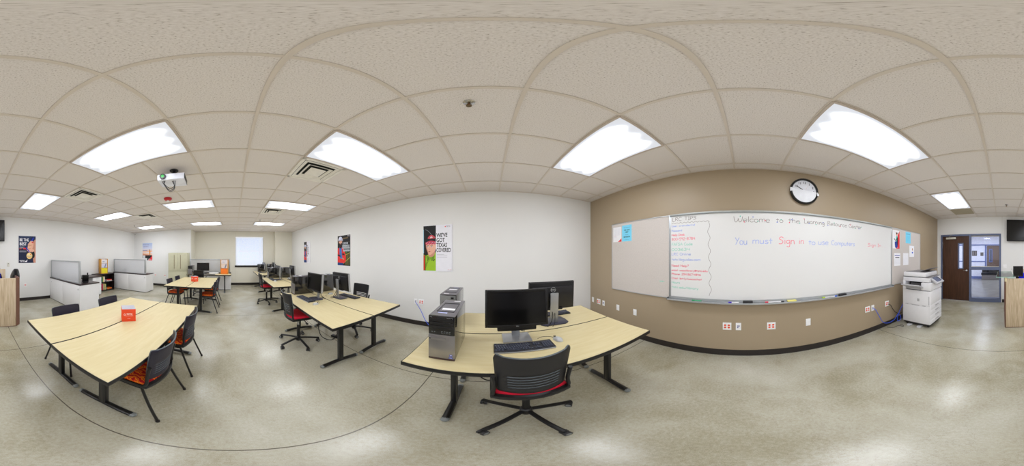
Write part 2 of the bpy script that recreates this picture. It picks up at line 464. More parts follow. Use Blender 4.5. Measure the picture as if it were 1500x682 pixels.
# south wall with the doorway and sidelight opening (x 0.03..2.03, z 0..2.22)
b = MB()
b.box(-7.4, 0.03, YS-0.12, YS, 0, ZC, WALLW); b.box(2.03, XE, YS-0.12, YS, 0, ZC, WALLW); b.box(0.03, 2.03, YS-0.12, YS, 2.22, ZC, WALLW)
struct(b, 'wall_south')
slab('wall_west', -7.52, -7.4, YS-0.12, -2.02, 0, ZC, WALLW)
slab('wall_south', -8.6, -7.52, -2.14, -2.02, 0, ZC, WALLC)
b = MB()  # west wall with the window opening
WY0, WY1, WZ0, WZ1 = 0.085, 1.52, 1.02, 2.50
b.box(-8.6, XW, -2.02, WY0, 0, ZC, WALLC); b.box(-8.6, XW, WY1, 2.11, 0, ZC, WALLC)
b.box(-8.6, XW, WY0, WY1, 0, WZ0, WALLC); b.box(-8.6, XW, WY0, WY1, WZ1, ZC, WALLC)
b.box(-8.6, XW+0.25, 2.11, YN, 0, ZC, WALLC)
struct(b, 'wall_west')
GLINE = mat('drywall_seam', (196, 194, 184), 0.7)
b = MB(); b.box(XW, XW+0.002, 0.075, 0.082, 2.5, ZC, GLINE); b.box(XW, XW+0.002, 0.075, 0.082, 0.11, 0.92, GLINE)
b.box(XW, XW+0.002, 1.50, 1.507, 2.5, ZC, GLINE); struct(b, 'trim_1')
b = MB(); b.box(-0.01, -0.003, YS, YS+0.002, 2.22, ZC, GLINE); struct(b, 'trim_2')
# window: frame, panes, blind, sill
t = thing('window_1', None, None, (0, 0, 0)); t['kind'] = 'structure'
b = MB()
for a in ((WY0, WY0+0.05, WZ0, WZ1), (WY1-0.05, WY1, WZ0, WZ1), (WY0, WY1, WZ0, WZ0+0.05), (WY0, WY1, WZ1-0.05, WZ1), (WY0, WY1, 1.74, 1.79)):
    b.box(-8.58, -8.52, a[0], a[1], a[2], a[3], WHITE)
b.build('window_frame', t)
b = MB(); b.box(-8.556, -8.55, WY0+0.02, WY1-0.02, WZ0+0.02, WZ1-0.02, GLASS); b.build('window_pane', t)
BLIND = mat('white_blind_glow', (232, 236, 242), 0.5, emit=(228, 232, 238), estr=0.26)  # slats glow slightly, standing in for daylight coming through the blind
b = MB(); b.box(-8.44, -8.39, WY0+0.004, WY1-0.004, WZ1-0.045, WZ1-0.003, BLIND)
z = WZ0+0.02
while z < WZ1-0.05:
    b.face([(-8.43, WY0+0.01, z+0.011), (-8.406, WY0+0.01, z-0.009), (-8.406, WY1-0.01, z-0.009), (-8.43, WY1-0.01, z+0.011)], BLIND); z += 0.0215
for y in (WY0+0.2, WY1-0.2): b.box(-8.404, -8.402, y, y+0.012, WZ0, WZ1-0.04, BLIND)
b.build('window_blind', t, smooth=False)
b = MB(); b.box(-8.56, -8.36, WY0-0.04, WY1+0.05, WZ0-0.09, WZ0-0.001, BASEB, 0.006); b.build('window_sill', t)
# baseboards
slab('baseboard_north', -8.14, XE-0.012, YN-0.012, YN-0.0005, 0.0, 0.102, BASEB)
slab('baseboard_east', XE-0.012, XE-0.0005, YS, YN-0.012, 0.0, 0.102, BASEB)
b = MB(); b.box(-7.388, 0.0, YS+0.0005, YS+0.012, 0, 0.102, BASEB); b.box(2.06, XE-0.012, YS+0.0005, YS+0.012, 0, 0.102, BASEB); struct(b, 'baseboard_south')
slab('baseboard_west', -7.3995, -7.388, YS+0.012, -2.0, 0, 0.102, BASEB)
b = MB(); b.box(XW+0.0005, XW+0.012, -2.02, 2.098, 0.0, 0.12, BASEB); b.box(-8.15, -8.138, 2.1, YN-0.012, 0, 0.12, BASEB); struct(b, 'baseboard_west')

# ceiling grid of T-bars
GX = [0.17+0.61*k for k in range(-14, 4)]; GY = [0.15+0.61*k for k in range(-8, 5)]
b = MB()
for x in GX:
    if x > XE or x < -8.38: continue
    b.box(x-0.012, x+0.012, (-2.02 if x < -7.4 else YS), (2.11 if x < -8.15 else YN), ZC-0.006, ZC-0.0002, TBAR)
for y in GY:
    if not (YS < y < YN): continue
    b.box(-7.4 if y < -2.02 else XW, XE, y-0.012, y+0.012, ZC-0.0064, ZC-0.0004, TBAR)
# wall angle
for (x0, x1, y0, y1) in ((-8.15, XE, YN-0.02, YN), (XE-0.02, XE, YS, YN), (-7.4, XE, YS, YS+0.02), (-7.4, -7.38, YS, -2.02), (XW, XW+0.02, -2.02, 2.1)):
    b.box(x0, x1, y0, y1, ZC-0.005, ZC-0.0003, TBAR)
struct(b, 'trim_3')

# 12 recessed light panels
def make_light():
    t = thing('ceiling_light', '', 'ceiling light', group='recessed fluorescent ceiling lights')
    b = MB(); w_, l_ = 0.296, 0.60
    FR = mat('light_frame_beige', (176, 164, 152), 0.45); RM = mat('light_rim_white', (240, 240, 244), 0.4)
    for s_ in (-1, 1):
        b.box(s_*w_-0.012, s_*w_+0.010, -l_, l_, -0.003, 0.008, FR); b.box(-w_, w_, s_*l_-0.012, s_*l_+0.010, -0.003, 0.008, FR)
    b.build('light_frame', t, smooth=False)
    b = MB(); b.box(-w_+0.012, w_-0.012, -l_+0.012, l_-0.012, 0.0, 0.006, LIT); b.build('diffuser', t, smooth=False)
    return t
lp = make_light()
lx = [1.085-2.44*k for k in range(4)]; ly = [-3.51, -1.07, 1.37]
names = {(0, 0): 'lit ceiling panel beyond the copier, close to the walnut door',
 (0, 1): 'lit ceiling panel in front of the wall clock', (0, 2): 'lit ceiling panel nearest the corner where the tan and white walls meet',
 (1, 0): 'lit ceiling panel high above the open floor by the reception desk', (1, 1): 'large lit ceiling panel next to the white projector',
 (1, 2): 'large lit ceiling panel beside the nearer square air vent of its row',
 (2, 0): 'lit ceiling panel over the near white storage unit with frosted screen', (2, 1): 'lit ceiling panel just past the red smoke alarm',
 (2, 2): 'lit ceiling panel above the middle computer tables, vent at its far side',
 (3, 0): 'small far lit ceiling panel near the room corner above the far frosted screen', (3, 1): 'small far lit ceiling panel in front of the beige cabinet recess',
 (3, 2): 'small far lit ceiling panel to the right before the window wall'}
for i, x in enumerate(lx):
    for j, y in enumerate(ly):
        o = lp if (i, j) == (0, 0) else copy_tree(lp)
        o.location = (x, y, ZC-0.012); o['label'] = names[(i, j)]
# vents
def make_vent():
    t = thing('ceiling_vent', '', 'air vent', group='square ceiling air vents')
    VP = mat('vent_white_metal', (214, 210, 200), 0.4); VD = mat('vent_shadow', (30, 34, 30), 0.8)
    b = MB()
    for s_ in (-1, 1):
        b.box(s_*0.28-0.022, s_*0.28+0.022, -0.302, 0.302, -0.008, 0.004, VP); b.box(-0.302, 0.302, s_*0.28-0.022, s_*0.28+0.022, -0.008, 0.004, VP)
    b.build('vent_frame', t)
    b = MB(); b.box(-0.27, 0.27, -0.27, 0.27, 0.003, 0.006, VD); b.build('vent_throat', t, smooth=False)
    for k, (r0, r1) in enumerate(((0.252, 0.205), (0.180, 0.142))):
        b = MB(); z0, z1 = -0.010-0.006*k, 0.001
        for s_ in range(4):
            a = s_*pi/2; R = Matrix.Rotation(a, 3, 'Z')
            P = [R @ Vector(p) for p in ((-r0, -r0, z0), (r0, -r0, z0), (r1, -r1, z1), (-r1, -r1, z1))]
            b.face(P, VP); b.face([p+Vector((0, 0, 0.002)) for p in P[::-1]], VP)
        b.build('vent_louvre', t, smooth=False)
    b = MB(); b.box(-0.112, 0.112, -0.112, 0.112, -0.020, -0.010, VP, 0.003); b.build('vent_core', t)
    return t
vp = make_vent()
for i, (x, y, lb) in enumerate(((-1.965, -2.595, 'square air vent between two lit panels over the floor left of the projector'),
        (-4.405, -2.595, 'far square air vent left of the red smoke alarm'),
        (-1.965, 1.065, 'large square air vent touching the nearer lit panel by the poster wall'),
        (-4.405, 1.065, 'small far square air vent touching the lit panel over the computer tables'))):
    o = vp if i == 0 else copy_tree(vp); o.location = (x, y, ZC-0.008); o['label'] = lb
RETP = mat('return_grille_paint', (150, 140, 116), 0.6)
t = thing('return_air_grille', 'plain tan square ceiling grille beside the lit panel nearest the door', 'air vent', (1.085, -4.425, ZC-0.010))
b = MB(); b.box(-0.29, 0.29, -0.29, 0.29, 0.0, 0.006, RETP); b.build('grille_plate', t)
b = MB()
for s_ in (-1, 1): b.box(s_*0.295-0.008, s_*0.295+0.008, -0.3, 0.3, -0.004, 0.006, TBAR); b.box(-0.3, 0.3, s_*0.295-0.008, s_*0.295+0.008, -0.004, 0.006, TBAR)
b.build('grille_frame', t)
# sprinkler heads
def make_spr():
    t = thing('sprinkler_head', '', 'sprinkler', group='brass sprinkler heads')
    BR = mat('sprinkler_brass', (120, 104, 80), 0.3, metal=0.8)
    b = MB(); b.lathe([(0.034, 0.0), (0.036, -0.004), (0.02, -0.010), (0.013, -0.011)], CHROME); b.build('escutcheon', t)
    b = MB(); b.cyl((0, 0, -0.01), (0, 0, -0.026), 0.009, BR)
    for s_ in (-1, 1): b.tube([(s_*0.009, 0, -0.022), (s_*0.015, 0, -0.035), (s_*0.003, 0, -0.05)], 0.0028, BR)
    b.build('sprinkler_frame', t)
    b = MB(); b.cyl((0, 0, -0.024), (0, 0, -0.046), 0.003, mat('red_bulb', (190, 20, 20), 0.2)); b.build('glass_bulb', t)
    b = MB(); b.lathe([(0.004, -0.048), (0.018, -0.051), (0.018, -0.053), (0.004, -0.052)], BR, 12); b.build('deflector', t)
    return t
sp_ = make_spr()
for i, (x, y, lb) in enumerate(((-0.12, 0.925, 'chrome and brass sprinkler head on the ceiling tile over the nearest computer table'),
        (-0.107, -3.94, 'small sprinkler head in front of the wall television'), (-5.52, -3.87, 'tiny sprinkler head near the far left corner of the ceiling'),
        (-5.63, 0.905, 'tiny sprinkler head above the far computer tables'))):
    o = sp_ if i == 0 else copy_tree(sp_); o.location = (x, y, ZC-0.0002); o['label'] = lb
# red smoke alarm
t = thing('smoke_alarm', 'round red alarm with a white centre on the ceiling below the projector', 'alarm', (-3.176, -1.362, ZC-0.0003))
b = MB(); b.lathe([(0.082, 0), (0.088, -0.012), (0.08, -0.04), (0.042, -0.062), (0.001, -0.064)], mat('alarm_red', (178, 22, 34), 0.35)); b.build('alarm_body', t)
b = MB(); b.lathe([(0.032, -0.060), (0.03, -0.078), (0.001, -0.082)], WHITE); b.build('alarm_lens', t)
# corner security camera
t = thing('security_camera', 'tiny white security camera in the far left ceiling corner', 'camera', (-7.28, -5.06, ZC-0.02))
b = MB(); b.box(-0.1, -0.02, -0.09, -0.03, -0.06, 0.012, WHITE, 0.006); b.build('camera_bracket', t)
b = MB(); b.cyl((-0.05, -0.05, -0.05), (0.04, 0.04, -0.085), 0.03, WHITE); b.build('camera_body', t)
b = MB(); b.cyl((0.04, 0.04, -0.085), (0.05, 0.05, -0.089), 0.02, BLACK); b.build('camera_lens', t)

# ------------------------------------------------------------ door with sidelight (south wall)
FX0, FX1 = 0.03, 2.03
b = MB()
def fr(x0, x1, z0, z1): b.box(x0, x1, YS-0.13, YS+0.02, z0, z1, BLUEF, 0.004)
fr(FX0, FX0+0.06, 0, 2.22); fr(FX1-0.05, FX1, 0, 2.22); fr(FX0+0.06, 1.0, 2.165, 2.22); fr(1.055, FX1-0.05, 2.165, 2.22); fr(1.0, 1.055, 0, 2.22)
fr(FX0+0.06, 1.0, 1.06, 1.155); fr(FX0+0.06, 1.0, 0.0, 0.13)
struct(b, 'trim_4')
t = thing('door_1', None, None, (0, 0, 0)); t['kind'] = 'structure'
b = MB()
dx0, dx1, dz0, dz1 = 1.06, 1.975, 0.012, 2.16; wx0, wx1, wz0, wz1 = 1.275, 1.415, 1.10, 1.91; dy0, dy1 = YS-0.075, YS-0.03
for (a0, a1, c0, c1) in ((dx0, wx0, dz0, dz1), (wx1, dx1, dz0, dz1), (wx0, wx1, dz0, wz0), (wx0, wx1, wz1, dz1)): b.box(a0, a1, dy0, dy1, c0, c1, WALNUT)
b.build('door_leaf', t, smooth=False)
b = MB()
for (a0, a1, c0, c1) in ((wx0-0.025, wx0+0.01, wz0-0.025, wz1+0.025), (wx1-0.01, wx1+0.025, wz0-0.025, wz1+0.025), (wx0, wx1, wz0-0.025, wz0+0.01), (wx0, wx1, wz1-0.01, wz1+0.025)):
    b.box(a0, a1, dy0-0.01, dy1+0.012, c0, c1, BLUEF, 0.002)
b.build('vision_frame', t)
b = MB(); b.box(wx0, wx1, -5.225, -5.219, wz0, wz1, GLASS); b.build('vision_pane', t)
b = MB(); b.cyl((1.14, dy1, 1.035), (1.14, dy1+0.012, 1.035), 0.034, CHROME, 24); b.cyl((1.14, dy1, 1.035), (1.14, dy1+0.055, 1.035), 0.011, CHROME)
b.tube([(1.14, dy1+0.052, 1.035), (1.18, dy1+0.056, 1.035), (1.25, dy1+0.05, 1.032)], 0.010, CHROME, sub=4); b.build('door_handle', t)
b = MB(); b.box(1.5, 1.84, dy1, dy1+0.055, 2.065, 2.125, mat('closer_silver', (205, 202, 190), 0.35, metal=0.3), 0.006)
b.tube([(1.72, dy1+0.03, 2.13), (1.70, dy1+0.12, 2.17), (1.62, YS+0.01, 2.19)], 0.008, CHROME); b.build('door_closer', t)
for z in (0.25, 1.15, 1.9):
    b = MB(); b.box(dx1-0.006, dx1+0.012, dy1-0.002, dy1+0.012, z-0.055, z+0.055, CHROME, 0.002); b.build('door_hinge', t)
b = MB(); b.box(FX0+0.055, 1.005, -5.24, -5.234, 0.12, 1.07, GLASS); b.box(FX0+0.055, 1.005, -5.24, -5.234, 1.15, 2.17, GLASS)
o = b.build('window_2'); o['kind'] = 'structure'
b = MB(); STRIP = mat('glazing_strip', (206, 200, 184), 0.5)
b.box(FX0+0.06, 1.0, -5.228, -5.215, 1.155, 1.175, STRIP); b.box(FX0+0.06, 1.0, -5.228, -5.215, 2.14, 2.165, STRIP); struct(b, 'trim_5')

# lobby beyond the glass
LF = mat('lobby_floor', (150, 148, 140), 0.22, var=0.12, scale=2.5)
LW = mat('lobby_wall', (236, 238, 248), 0.7)
slab('floor', -2.5, 4.5, -10.9, YS-0.12, -0.1, 0.0, LF)
slab('ceiling', -2.5, 4.5, -10.9, YS-0.12, ZC, ZC+0.1, TILE)
slab('wall_south', -2.5, 4.5, -10.9, -10.7, 0, ZC, LW)
slab('wall_east', 4.4, 4.5, -10.7, YS-0.12, 0, ZC, LW)
slab('wall_west', -2.5, -2.4, -10.7, YS-0.12, 0, ZC, LW)
b = MB(); FB = mat('lobby_blue_frame', (104, 118, 172), 0.4)
yb = -10.7
b.box(1.02, 1.12, yb, yb+0.04, 0.0, 2.2, FB); b.box(-0.6, 3.2, yb, yb+0.04, 2.2, 2.27, FB); b.box(1.12, 3.2, yb, yb+0.04, 0.0, 0.16, FB); b.box(1.12, 3.2, yb, yb+0.03, 1.12, 1.18, FB)
struct(b, 'trim_6')
t = thing('door_2', None, None); t['kind'] = 'structure'
b = MB(); b.box(0.1, 0.98, yb+0.002, yb+0.04, 0.0, 2.18, mat('lobby_door_brown', (112, 92, 78), 0.5)); b.build('door_leaf', t)
b = MB(); b.box(0.62, 0.84, yb+0.041, yb+0.05, 1.1, 1.96, FB); b.build('vision_frame', t)
b = MB(); b.box(0.67, 0.79, yb+0.051, yb+0.055, 1.15, 1.91, mat('lobby_slit_pane', (96, 100, 112), 0.1)); b.build('vision_pane', t)
for i, (x, wd, lb) in enumerate(((1.82, 0.34, 'larger dark framed notice on the lobby wall behind the glass'), (1.32, 0.2, 'smaller dark framed notice on the lobby wall behind the glass'))):
    t = thing('framed_notice', lb, 'picture', group='lobby notices')
    b = MB(); b.box(x-wd/2, x+wd/2, yb+0.002, yb+0.02, 1.52, 1.86 if i == 0 else 1.74, mat('notice_frame', (70, 60, 58), 0.5)); b.build('notice_frame', t)
    b = MB()
    for k in range(2): b.box(x-wd/2+0.03+k*wd/2, x-wd/2+wd/2-0.01+k*wd/2-0.01, yb+0.0205, yb+0.024, 1.56, 1.82 if i == 0 else 1.70, mat('notice_sheet', (130, 124, 120), 0.5))
    b.build('notice_sheet', t)
t = thing('lobby_bench', 'low dark upholstered bench against the lobby wall behind the glass', 'bench', (0.55, yb+0.35, 0))
b = MB(); b.box(-0.75, 0.75, -0.25, 0.25, 0.32, 0.46, BLACK, 0.03); b.build('bench_seat', t)
b = MB(); b.box(-0.75, 0.75, -0.3, -0.2, 0.4, 0.78, BLACK, 0.03); b.build('bench_back', t)
b = MB(); b.box(-0.72, 0.72, -0.22, 0.22, 0.0, 0.32, mat('bench_base', (120, 114, 110), 0.5), 0.01); b.build('bench_base', t)
for i, (x, y) in enumerate(((0.9, -7.4), (0.9, -9.3), (-1.2, -9.5), (3.0, -9.5), (2.2, -7.4))):  # light panels added to brighten the lobby seen through the glass
    o = again(lp, ('nearer added fill light panel in the lobby straight beyond the glass sidelight', 'farther added fill light panel in the lobby straight beyond the glass sidelight', 'unseen added lobby fill light panel beyond the television wall', 'far added lobby fill light panel behind the walnut door', 'near added lobby fill light panel behind the walnut door')[i], (x, y, ZC-0.012), group='added lobby fill lights')
# ------------------------------------------------------------ training tables
TH = 0.74
def make_table(name='training_table', wheels=False):
    """1.83 x 0.61 top, origin at floor under the centre, long side along x"""
    t = thing(name, '', 'table')
    b = MB(); b.box(-0.909, 0.909, -0.299, 0.299, TH-0.028, TH, LAMTOP); b.build('tabletop', t, smooth=False)
    b = MB()
    for s_ in (-1, 1):
        b.box(-0.915, 0.915, s_*0.3015-0.0035, s_*0.3015+0.0035, TH-0.034, TH-0.001, BLACK, 0.002)
        b.box(s_*0.912-0.0035, s_*0.912+0.0035, -0.305, 0.305, TH-0.034, TH-0.001, BLACK, 0.002)
    b.build('edge_band', t)
    b = MB(); b.box(-0.64, 0.64, -0.02, 0.02, TH-0.075, TH-0.035, BLACKM, 0.004); b.build('crossbar', t)
    for s_ in (-1, 1):
        x = s_*0.645
        b = MB(); b.box(x-0.0225, x+0.0225, -0.034, 0.034, 0.045, TH-0.035, BLACKM, 0.008)
        for g in (-0.018, 0.018): b.box(x-0.0235, x+0.0235, g-0.004, g+0.004, 0.06, TH-0.07, BLACK)
        b.box(x-0.02, x+0.02, -0.24, 0.24, TH-0.06, TH-0.035, BLACKM, 0.004)
        leg = b.build('leg', t)
        b = MB()
        b.tube([(x, -0.25, 0.022), (x, -0.12, 0.038), (x, 0, 0.045), (x, 0.12, 0.038), (x, 0.25, 0.022)], 0.027, BLACKM, 10, sub=4, flatz=0.85)
        b.build('foot', leg)
        for q in (-1, 1):
            b = MB(); b.tube([(x, q*0.245, 0.022), (x, q*0.27, 0.020), (x, q*0.281, 0.017)], [0.0285, 0.027, 0.014], GREYCAP, 12, flatz=0.80)
            b.build('foot_cap', leg)
    return t
tb = make_table()
TGROUP = 'maple training tables'
spots = []
def tables(cx, y0, lab1, lab2):
    for y, lb in ((y0+0.305, lab1), (y0+0.92, lab2)): spots.append((cx, y, lb))
tables(-1.468, -1.765, 'farther maple table of the left foreground pair, next to the storage units',
       'nearest maple table of the left foreground, two swirl-cushioned chairs under its long edge')
tables(-4.735, -1.765, 'far meeting table half on the side of the white storage units', 'far meeting table half on the open aisle side, orange box on its seam')
tables(0.385, 0.868, 'maple table in the centre foreground with the nearest keyboard and task chair',
       'maple table behind the centre foreground one, a monitor seen from behind on it')
tables(-2.225, 0.905, 'middle computer table on the aisle side with red-seated task chair at it', 'middle computer table on the poster wall side')
tables(-4.75, 0.95, 'third computer table back on the aisle side, task chair at its far end', 'third computer table back on the poster wall side')
tables(-7.22, 0.95, 'farthest computer table by the window, aisle side', 'farthest computer table in the corner by the window')
spots.append((0, 0, 'far maple desk with a computer, standing in front of a low screen'))
for i, (x, y, lb) in enumerate(spots):
    o = tb if i == 0 else copy_tree(tb)
    o.location = (x, y, 0); o['label'] = lb; o['group'] = TGROUP
    if i == len(spots)-1: o.location = (-6.77, -1.03, 0); o.rotation_euler = (0, 0, pi/2)

# ------------------------------------------------------------ chairs
RIMM = mat('slot_edge_highlight', (86, 94, 98), 0.4)  # paler rim colour paints the highlights along slot and outer edges
def seat_parts(t, dz, cush, bp, zsh=0.425, H=0.335):
    """chair faces +y; zsh = underside of seat shell"""
    # shell: rounded pan with a curved lip at the back
    def outline(w, f, r, n=10):
        P = []
        for k in range(n+1):
            u = -1+2*k/n; P.append((u*w, f - 0.02*u*u - (0.03*abs(u)**6)))
        for k in range(n+1):
            u = 1-2*k/n; P.append((u*w, r + 0.045*u*u))
        return P
    b = MB(); z = zsh+dz
    b.prism(outline(0.225, 0.235, -0.215), z, z+0.034, BLACK, bev=0.007); b.build('seat_shell', t)
    b = MB(); bm = bmesh.new()
    ring = []
    O = outline(0.21, 0.225, -0.185, 12); n = len(O)
    levels = [(1.0, 0.034), (1.0, 0.052), (0.97, 0.064), (0.86, 0.071), (0.6, 0.072), (0.25, 0.070)]
    for s_, h in levels: ring.append([bm.verts.new((x*s_, 0.01+(y-0.01)*s_, z+h-0.012*(1-abs(y-0.0)/0.25)*s_**0)) for x, y in O])
    for A, B in zip(ring, ring[1:]):
        for k in range(n): bm.faces.new((A[k], A[(k+1) % n], B[(k+1) % n], B[k]))
    bm.faces.new(ring[-1]); bmesh.ops.recalc_face_normals(bm, faces=bm.faces); b._merge(bm, cush); b.build('seat_cushion', t, ang=60)
    # backrest: curved sheet with four long open slots
    us = [-1, -0.93, -0.82, -0.70] + [-0.70+1.40*k/10 for k in range(1, 10)] + [0.70, 0.82, 0.93, 1]
    vs = [0, 0.05, 0.12]
    v = 0.17
    slots = []
    for k in range(5): vs += [v, v+0.026]; slots.append((v, v+0.026)); v += 0.078
    vs += [0.58, 0.7, 0.82, 0.92, 0.97, 1.0]; vs = sorted(set(round(q, 4) for q in vs))
    def P(u, v):
        w = 0.188+0.022*v
        if v > 0.9: w -= 0.012*((v-0.9)/0.1)**2
        if v < 0.08: w -= 0.012*((0.08-v)/0.08)**2
        y = -0.205 - 0.055*v**1.5 + 0.055*u*u + (0.012*v if abs(u) > .9 else 0)
        zz = z+0.075 + H*v + (0.014*(1-u*u)*(1 if v > 0.9 else 0)*-0.6)
        return (u*w, y, zz)
    bm = bmesh.new(); g = {}
    for i, u in enumerate(us):
        for j, q in enumerate(vs): g[i, j] = bm.verts.new(P(u, q))
    for i in range(len(us)-1):
        for j in range(len(vs)-1):
            um = (us[i]+us[i+1])/2; vm = (vs[j]+vs[j+1])/2
            if abs(um) < 0.7 and any(a < vm < c for a, c in slots): continue
            bm.faces.new((g[i, j], g[i+1, j], g[i+1, j+1], g[i, j+1]))
    b = MB(); b._merge(bm, bp); o = b.build('backrest', t, ang=50); o.data.materials.append(RIMM)
    so = o.modifiers.new('thick', 'SOLIDIFY'); so.thickness = 0.011; so.offset = 0; so.material_offset_rim = 1
    # uprights joining shell to back
    for s_ in (-1, 1):
        b = MB(); b.tube([(s_*0.205, -0.13, z+0.015), (s_*0.212, -0.165, z+0.05), (s_*0.205, -0.168, z+0.13), (s_*0.212, -0.19, z+0.25)], 0.0135, BLACK, 8, sub=4)
        b.build('back_upright', t)
def make_side_chair(cush, bp):
    t = thing('side_chair', '', 'chair')
    seat_parts(t, 0, cush, bp)
    for s_ in (-1, 1):
        b = MB(); b.tube([(s_*0.195, 0.20, 0.42), (s_*0.196, 0.235, 0.012)], 0.0115, BLACKM, 10); b.cyl((s_*0.196, 0.2352, 0.0), (s_*0.196, 0.235, 0.025), 0.014, RUBBER); b.build('leg', t)
        b = MB(); b.tube([(s_*0.21, -0.13, 0.42), (s_*0.255, -0.268, 0.012)], 0.0115, BLACKM, 10); b.cyl((s_*0.2555, -0.269, 0.0), (s_*0.254, -0.266, 0.025), 0.014, RUBBER); b.build('leg', t)
    b = MB(); 
    for s_ in (-1, 1): b.tube([(s_*0.205, 0.20, 0.414), (s_*0.21, -0.14, 0.414)], 0.011, BLACKM)
    b.tube([(-0.205, 0.18, 0.41), (0.205, 0.18, 0.41)], 0.009, BLACKM); b.build('seat_frame', t)
    return t
def star_base(t, rot, r=0.33):
    b = MB(); b.lathe([(0.04, 0.06), (0.045, 0.075), (0.042, 0.125), (0.03, 0.135)], BLACK)
    for k in range(5):
        a = rot+k*2*pi/5; M = Matrix.Rotation(a, 4, 'Z')
        b.tube([(0.02, 0, 0.108), (0.12, 0, 0.104), (0.24, 0, 0.088), (r, 0, 0.072)], 0.020, BLACK, 8, sub=3, M=M, flatz=0.75)
        b.cyl((r-0.008, 0, 0.075), (r-0.008, 0, 0.045), 0.009, BLACK, M=M)
    b.build('star_base', t)
    for k in range(5):
        a = rot+k*2*pi/5; M = Matrix.Rotation(a, 4, 'Z') @ Matrix.Translation((r-0.008, 0, 0)) @ Matrix.Rotation(0.9+k*1.3, 4, 'Z')
        b = MB()
        for s_ in (-1, 1):
            b.cyl((s_*0.008, 0.012, 0.0265), (s_*0.024, 0.012, 0.0265), 0.0265, DKGREY, 18, M=M)
            b.cyl((s_*0.0205, 0.012, 0.0265), (s_*0.0248, 0.012, 0.0265), 0.018, GREYCAP, 14, M=M)
        b.box(-0.008, 0.008, -0.012, 0.03, 0.02, 0.056, BLACK, 0.003, M=M)
        b.build('caster', t)
def make_task_chair(cush, bp, rot=radians(3)):
    t = thing('task_chair', '', 'chair')
    dz = 0.092
    seat_parts(t, dz, cush, bp, H=0.362)
    b = MB(); b.cyl((0, 0, 0.12), (0, 0, 0.36), 0.026, BLACK); b.cyl((0, 0, 0.3), (0, 0, 0.5), 0.016, CHROME)
    b.box(-0.09, 0.09, -0.11, 0.12, 0.468, 0.512, BLACK, 0.01); b.build('gas_column', t)
    b = MB(); b.tube([(0.05, 0.02, 0.485), (0.16, 0.04, 0.478), (0.21, 0.05, 0.46)], 0.006, BLACK, sub=3); b.box(0.19, 0.24, 0.035, 0.065, 0.445, 0.462, BLACK, 0.004); b.build('height_lever', t)
    star_base(t, rot)
    return t
sc0 = make_side_chair(SWIRL, NAVYP)
CH = [(-1.09, -0.69, pi, 'nearest swirl-cushioned side chair, pushed under the long edge of the foreground table'),
      (-1.85, -0.69, pi, 'swirl-cushioned side chair just beyond the nearest one, at the same table edge'),
      (-1.09, -1.625, 0, 'dark-backed side chair tucked behind the foreground table, the one farther left'),
      (-1.86, -1.625, 0, 'dark-backed side chair behind the foreground table, in front of the bookcase'),
      (-4.34, -0.69, pi, 'side chair at the far meeting table, nearest on the aisle side'),
      (-5.10, -0.69, pi, 'side chair at the far meeting table, second on the aisle side'),
      (-4.44, -1.66, 0, 'side chair at the far meeting table, nearer one on the cabinet side'),
      (-5.12, -1.66, 0, 'side chair at the far meeting table, farther one on the cabinet side')]
for i, (x, y, rz, lb) in enumerate(CH):
    o = sc0 if i == 0 else copy_tree(sc0)
    o.location = (x, y, 0); o.rotation_euler = (0, 0, rz); o['label'] = lb; o['group'] = 'four-legged side chairs with swirl cushions'
tc0 = make_task_chair(RED, BACKP)
TC = [(0.225, 1.0, 0.0, 'black task chair with slotted back and red seat at the nearest keyboard'),
      (-2.37, 0.99, -0.02, 'red-seated task chair on five casters, left of the middle computer tables'),
      (-2.27, 2.06, pi, 'task chair between the middle computer tables and the poster wall'),
      (-5.03, 1.02, 0.0, 'small red-seated task chair at the third computer table back'),
      ]
for i, (x, y, rz, lb) in enumerate(TC):
    o = tc0 if i == 0 else copy_tree(tc0)
    o.location = (x, y, 0); o.rotation_euler = (0, 0, rz); o['label'] = lb; o['group'] = 'black task chairs on casters'
def office_chair(label, loc, rz, top=1.15, leather=True, w=0.24, br=0.31):
    t = thing('office_chair', label, 'chair', loc, rz); m = LEATHER if leather else BLACK
    b = MB(); b.box(-w, w, -0.22, 0.24, 0.44, 0.53, m, 0.035, 3); b.build('seat', t)
    b = MB(); pr = []
    n = 12; bm = bmesh.new(); rows = []
    for j in range(15):
        v = j/14; zz = 0.5+(top-0.5)*v; ww = w*(0.86+0.1*sin(v*pi)) * ((1 if v < 0.72 else sqrt(max(0.02, 1-((v-0.72)/0.29)**2))) if leather else (1 if v < 0.93 else 0.95))
        d = 0.045 + 0.012*cos(v*18); y = -0.21-0.07*v+0.02*sin(v*pi)
        rows.append([bm.verts.new((cos(2*pi*k/n)*ww, y+sin(2*pi*k/n)*d, zz)) for k in range(n)])
    for A, B in zip(rows, rows[1:]):
        for k in range(n): bm.faces.new((A[k], A[(k+1) % n], B[(k+1) % n], B[k]))
    bm.faces.new(rows[-1]); bm.faces.new(rows[0][::-1]); b._merge(bm, m); b.build('backrest', t, ang=70)
    for s_ in (-1, 1):
        b = MB(); b.tube([(s_*(w+0.02), -0.14, 0.5), (s_*(w+0.04), -0.14, 0.68), (s_*(w+0.03), 0.0, 0.71), (s_*(w+0.03), 0.12, 0.69)], 0.018, BLACK, sub=3); b.build('armrest', t)
    b = MB(); b.cyl((0, 0, 0.12), (0, 0, 0.45), 0.028, BLACK); b.build('gas_column', t)
    star_base(t, 0.3, br)
    return t
office_chair('black padded office chair behind the oak reception desk', (-0.72, -4.05, 0), radians(-72), 1.17, br=0.26)
office_chair('black office chair at the far maple desk, facing the recess', (-6.13, -1.30, 0), pi/2, 0.98, False, w=0.21)

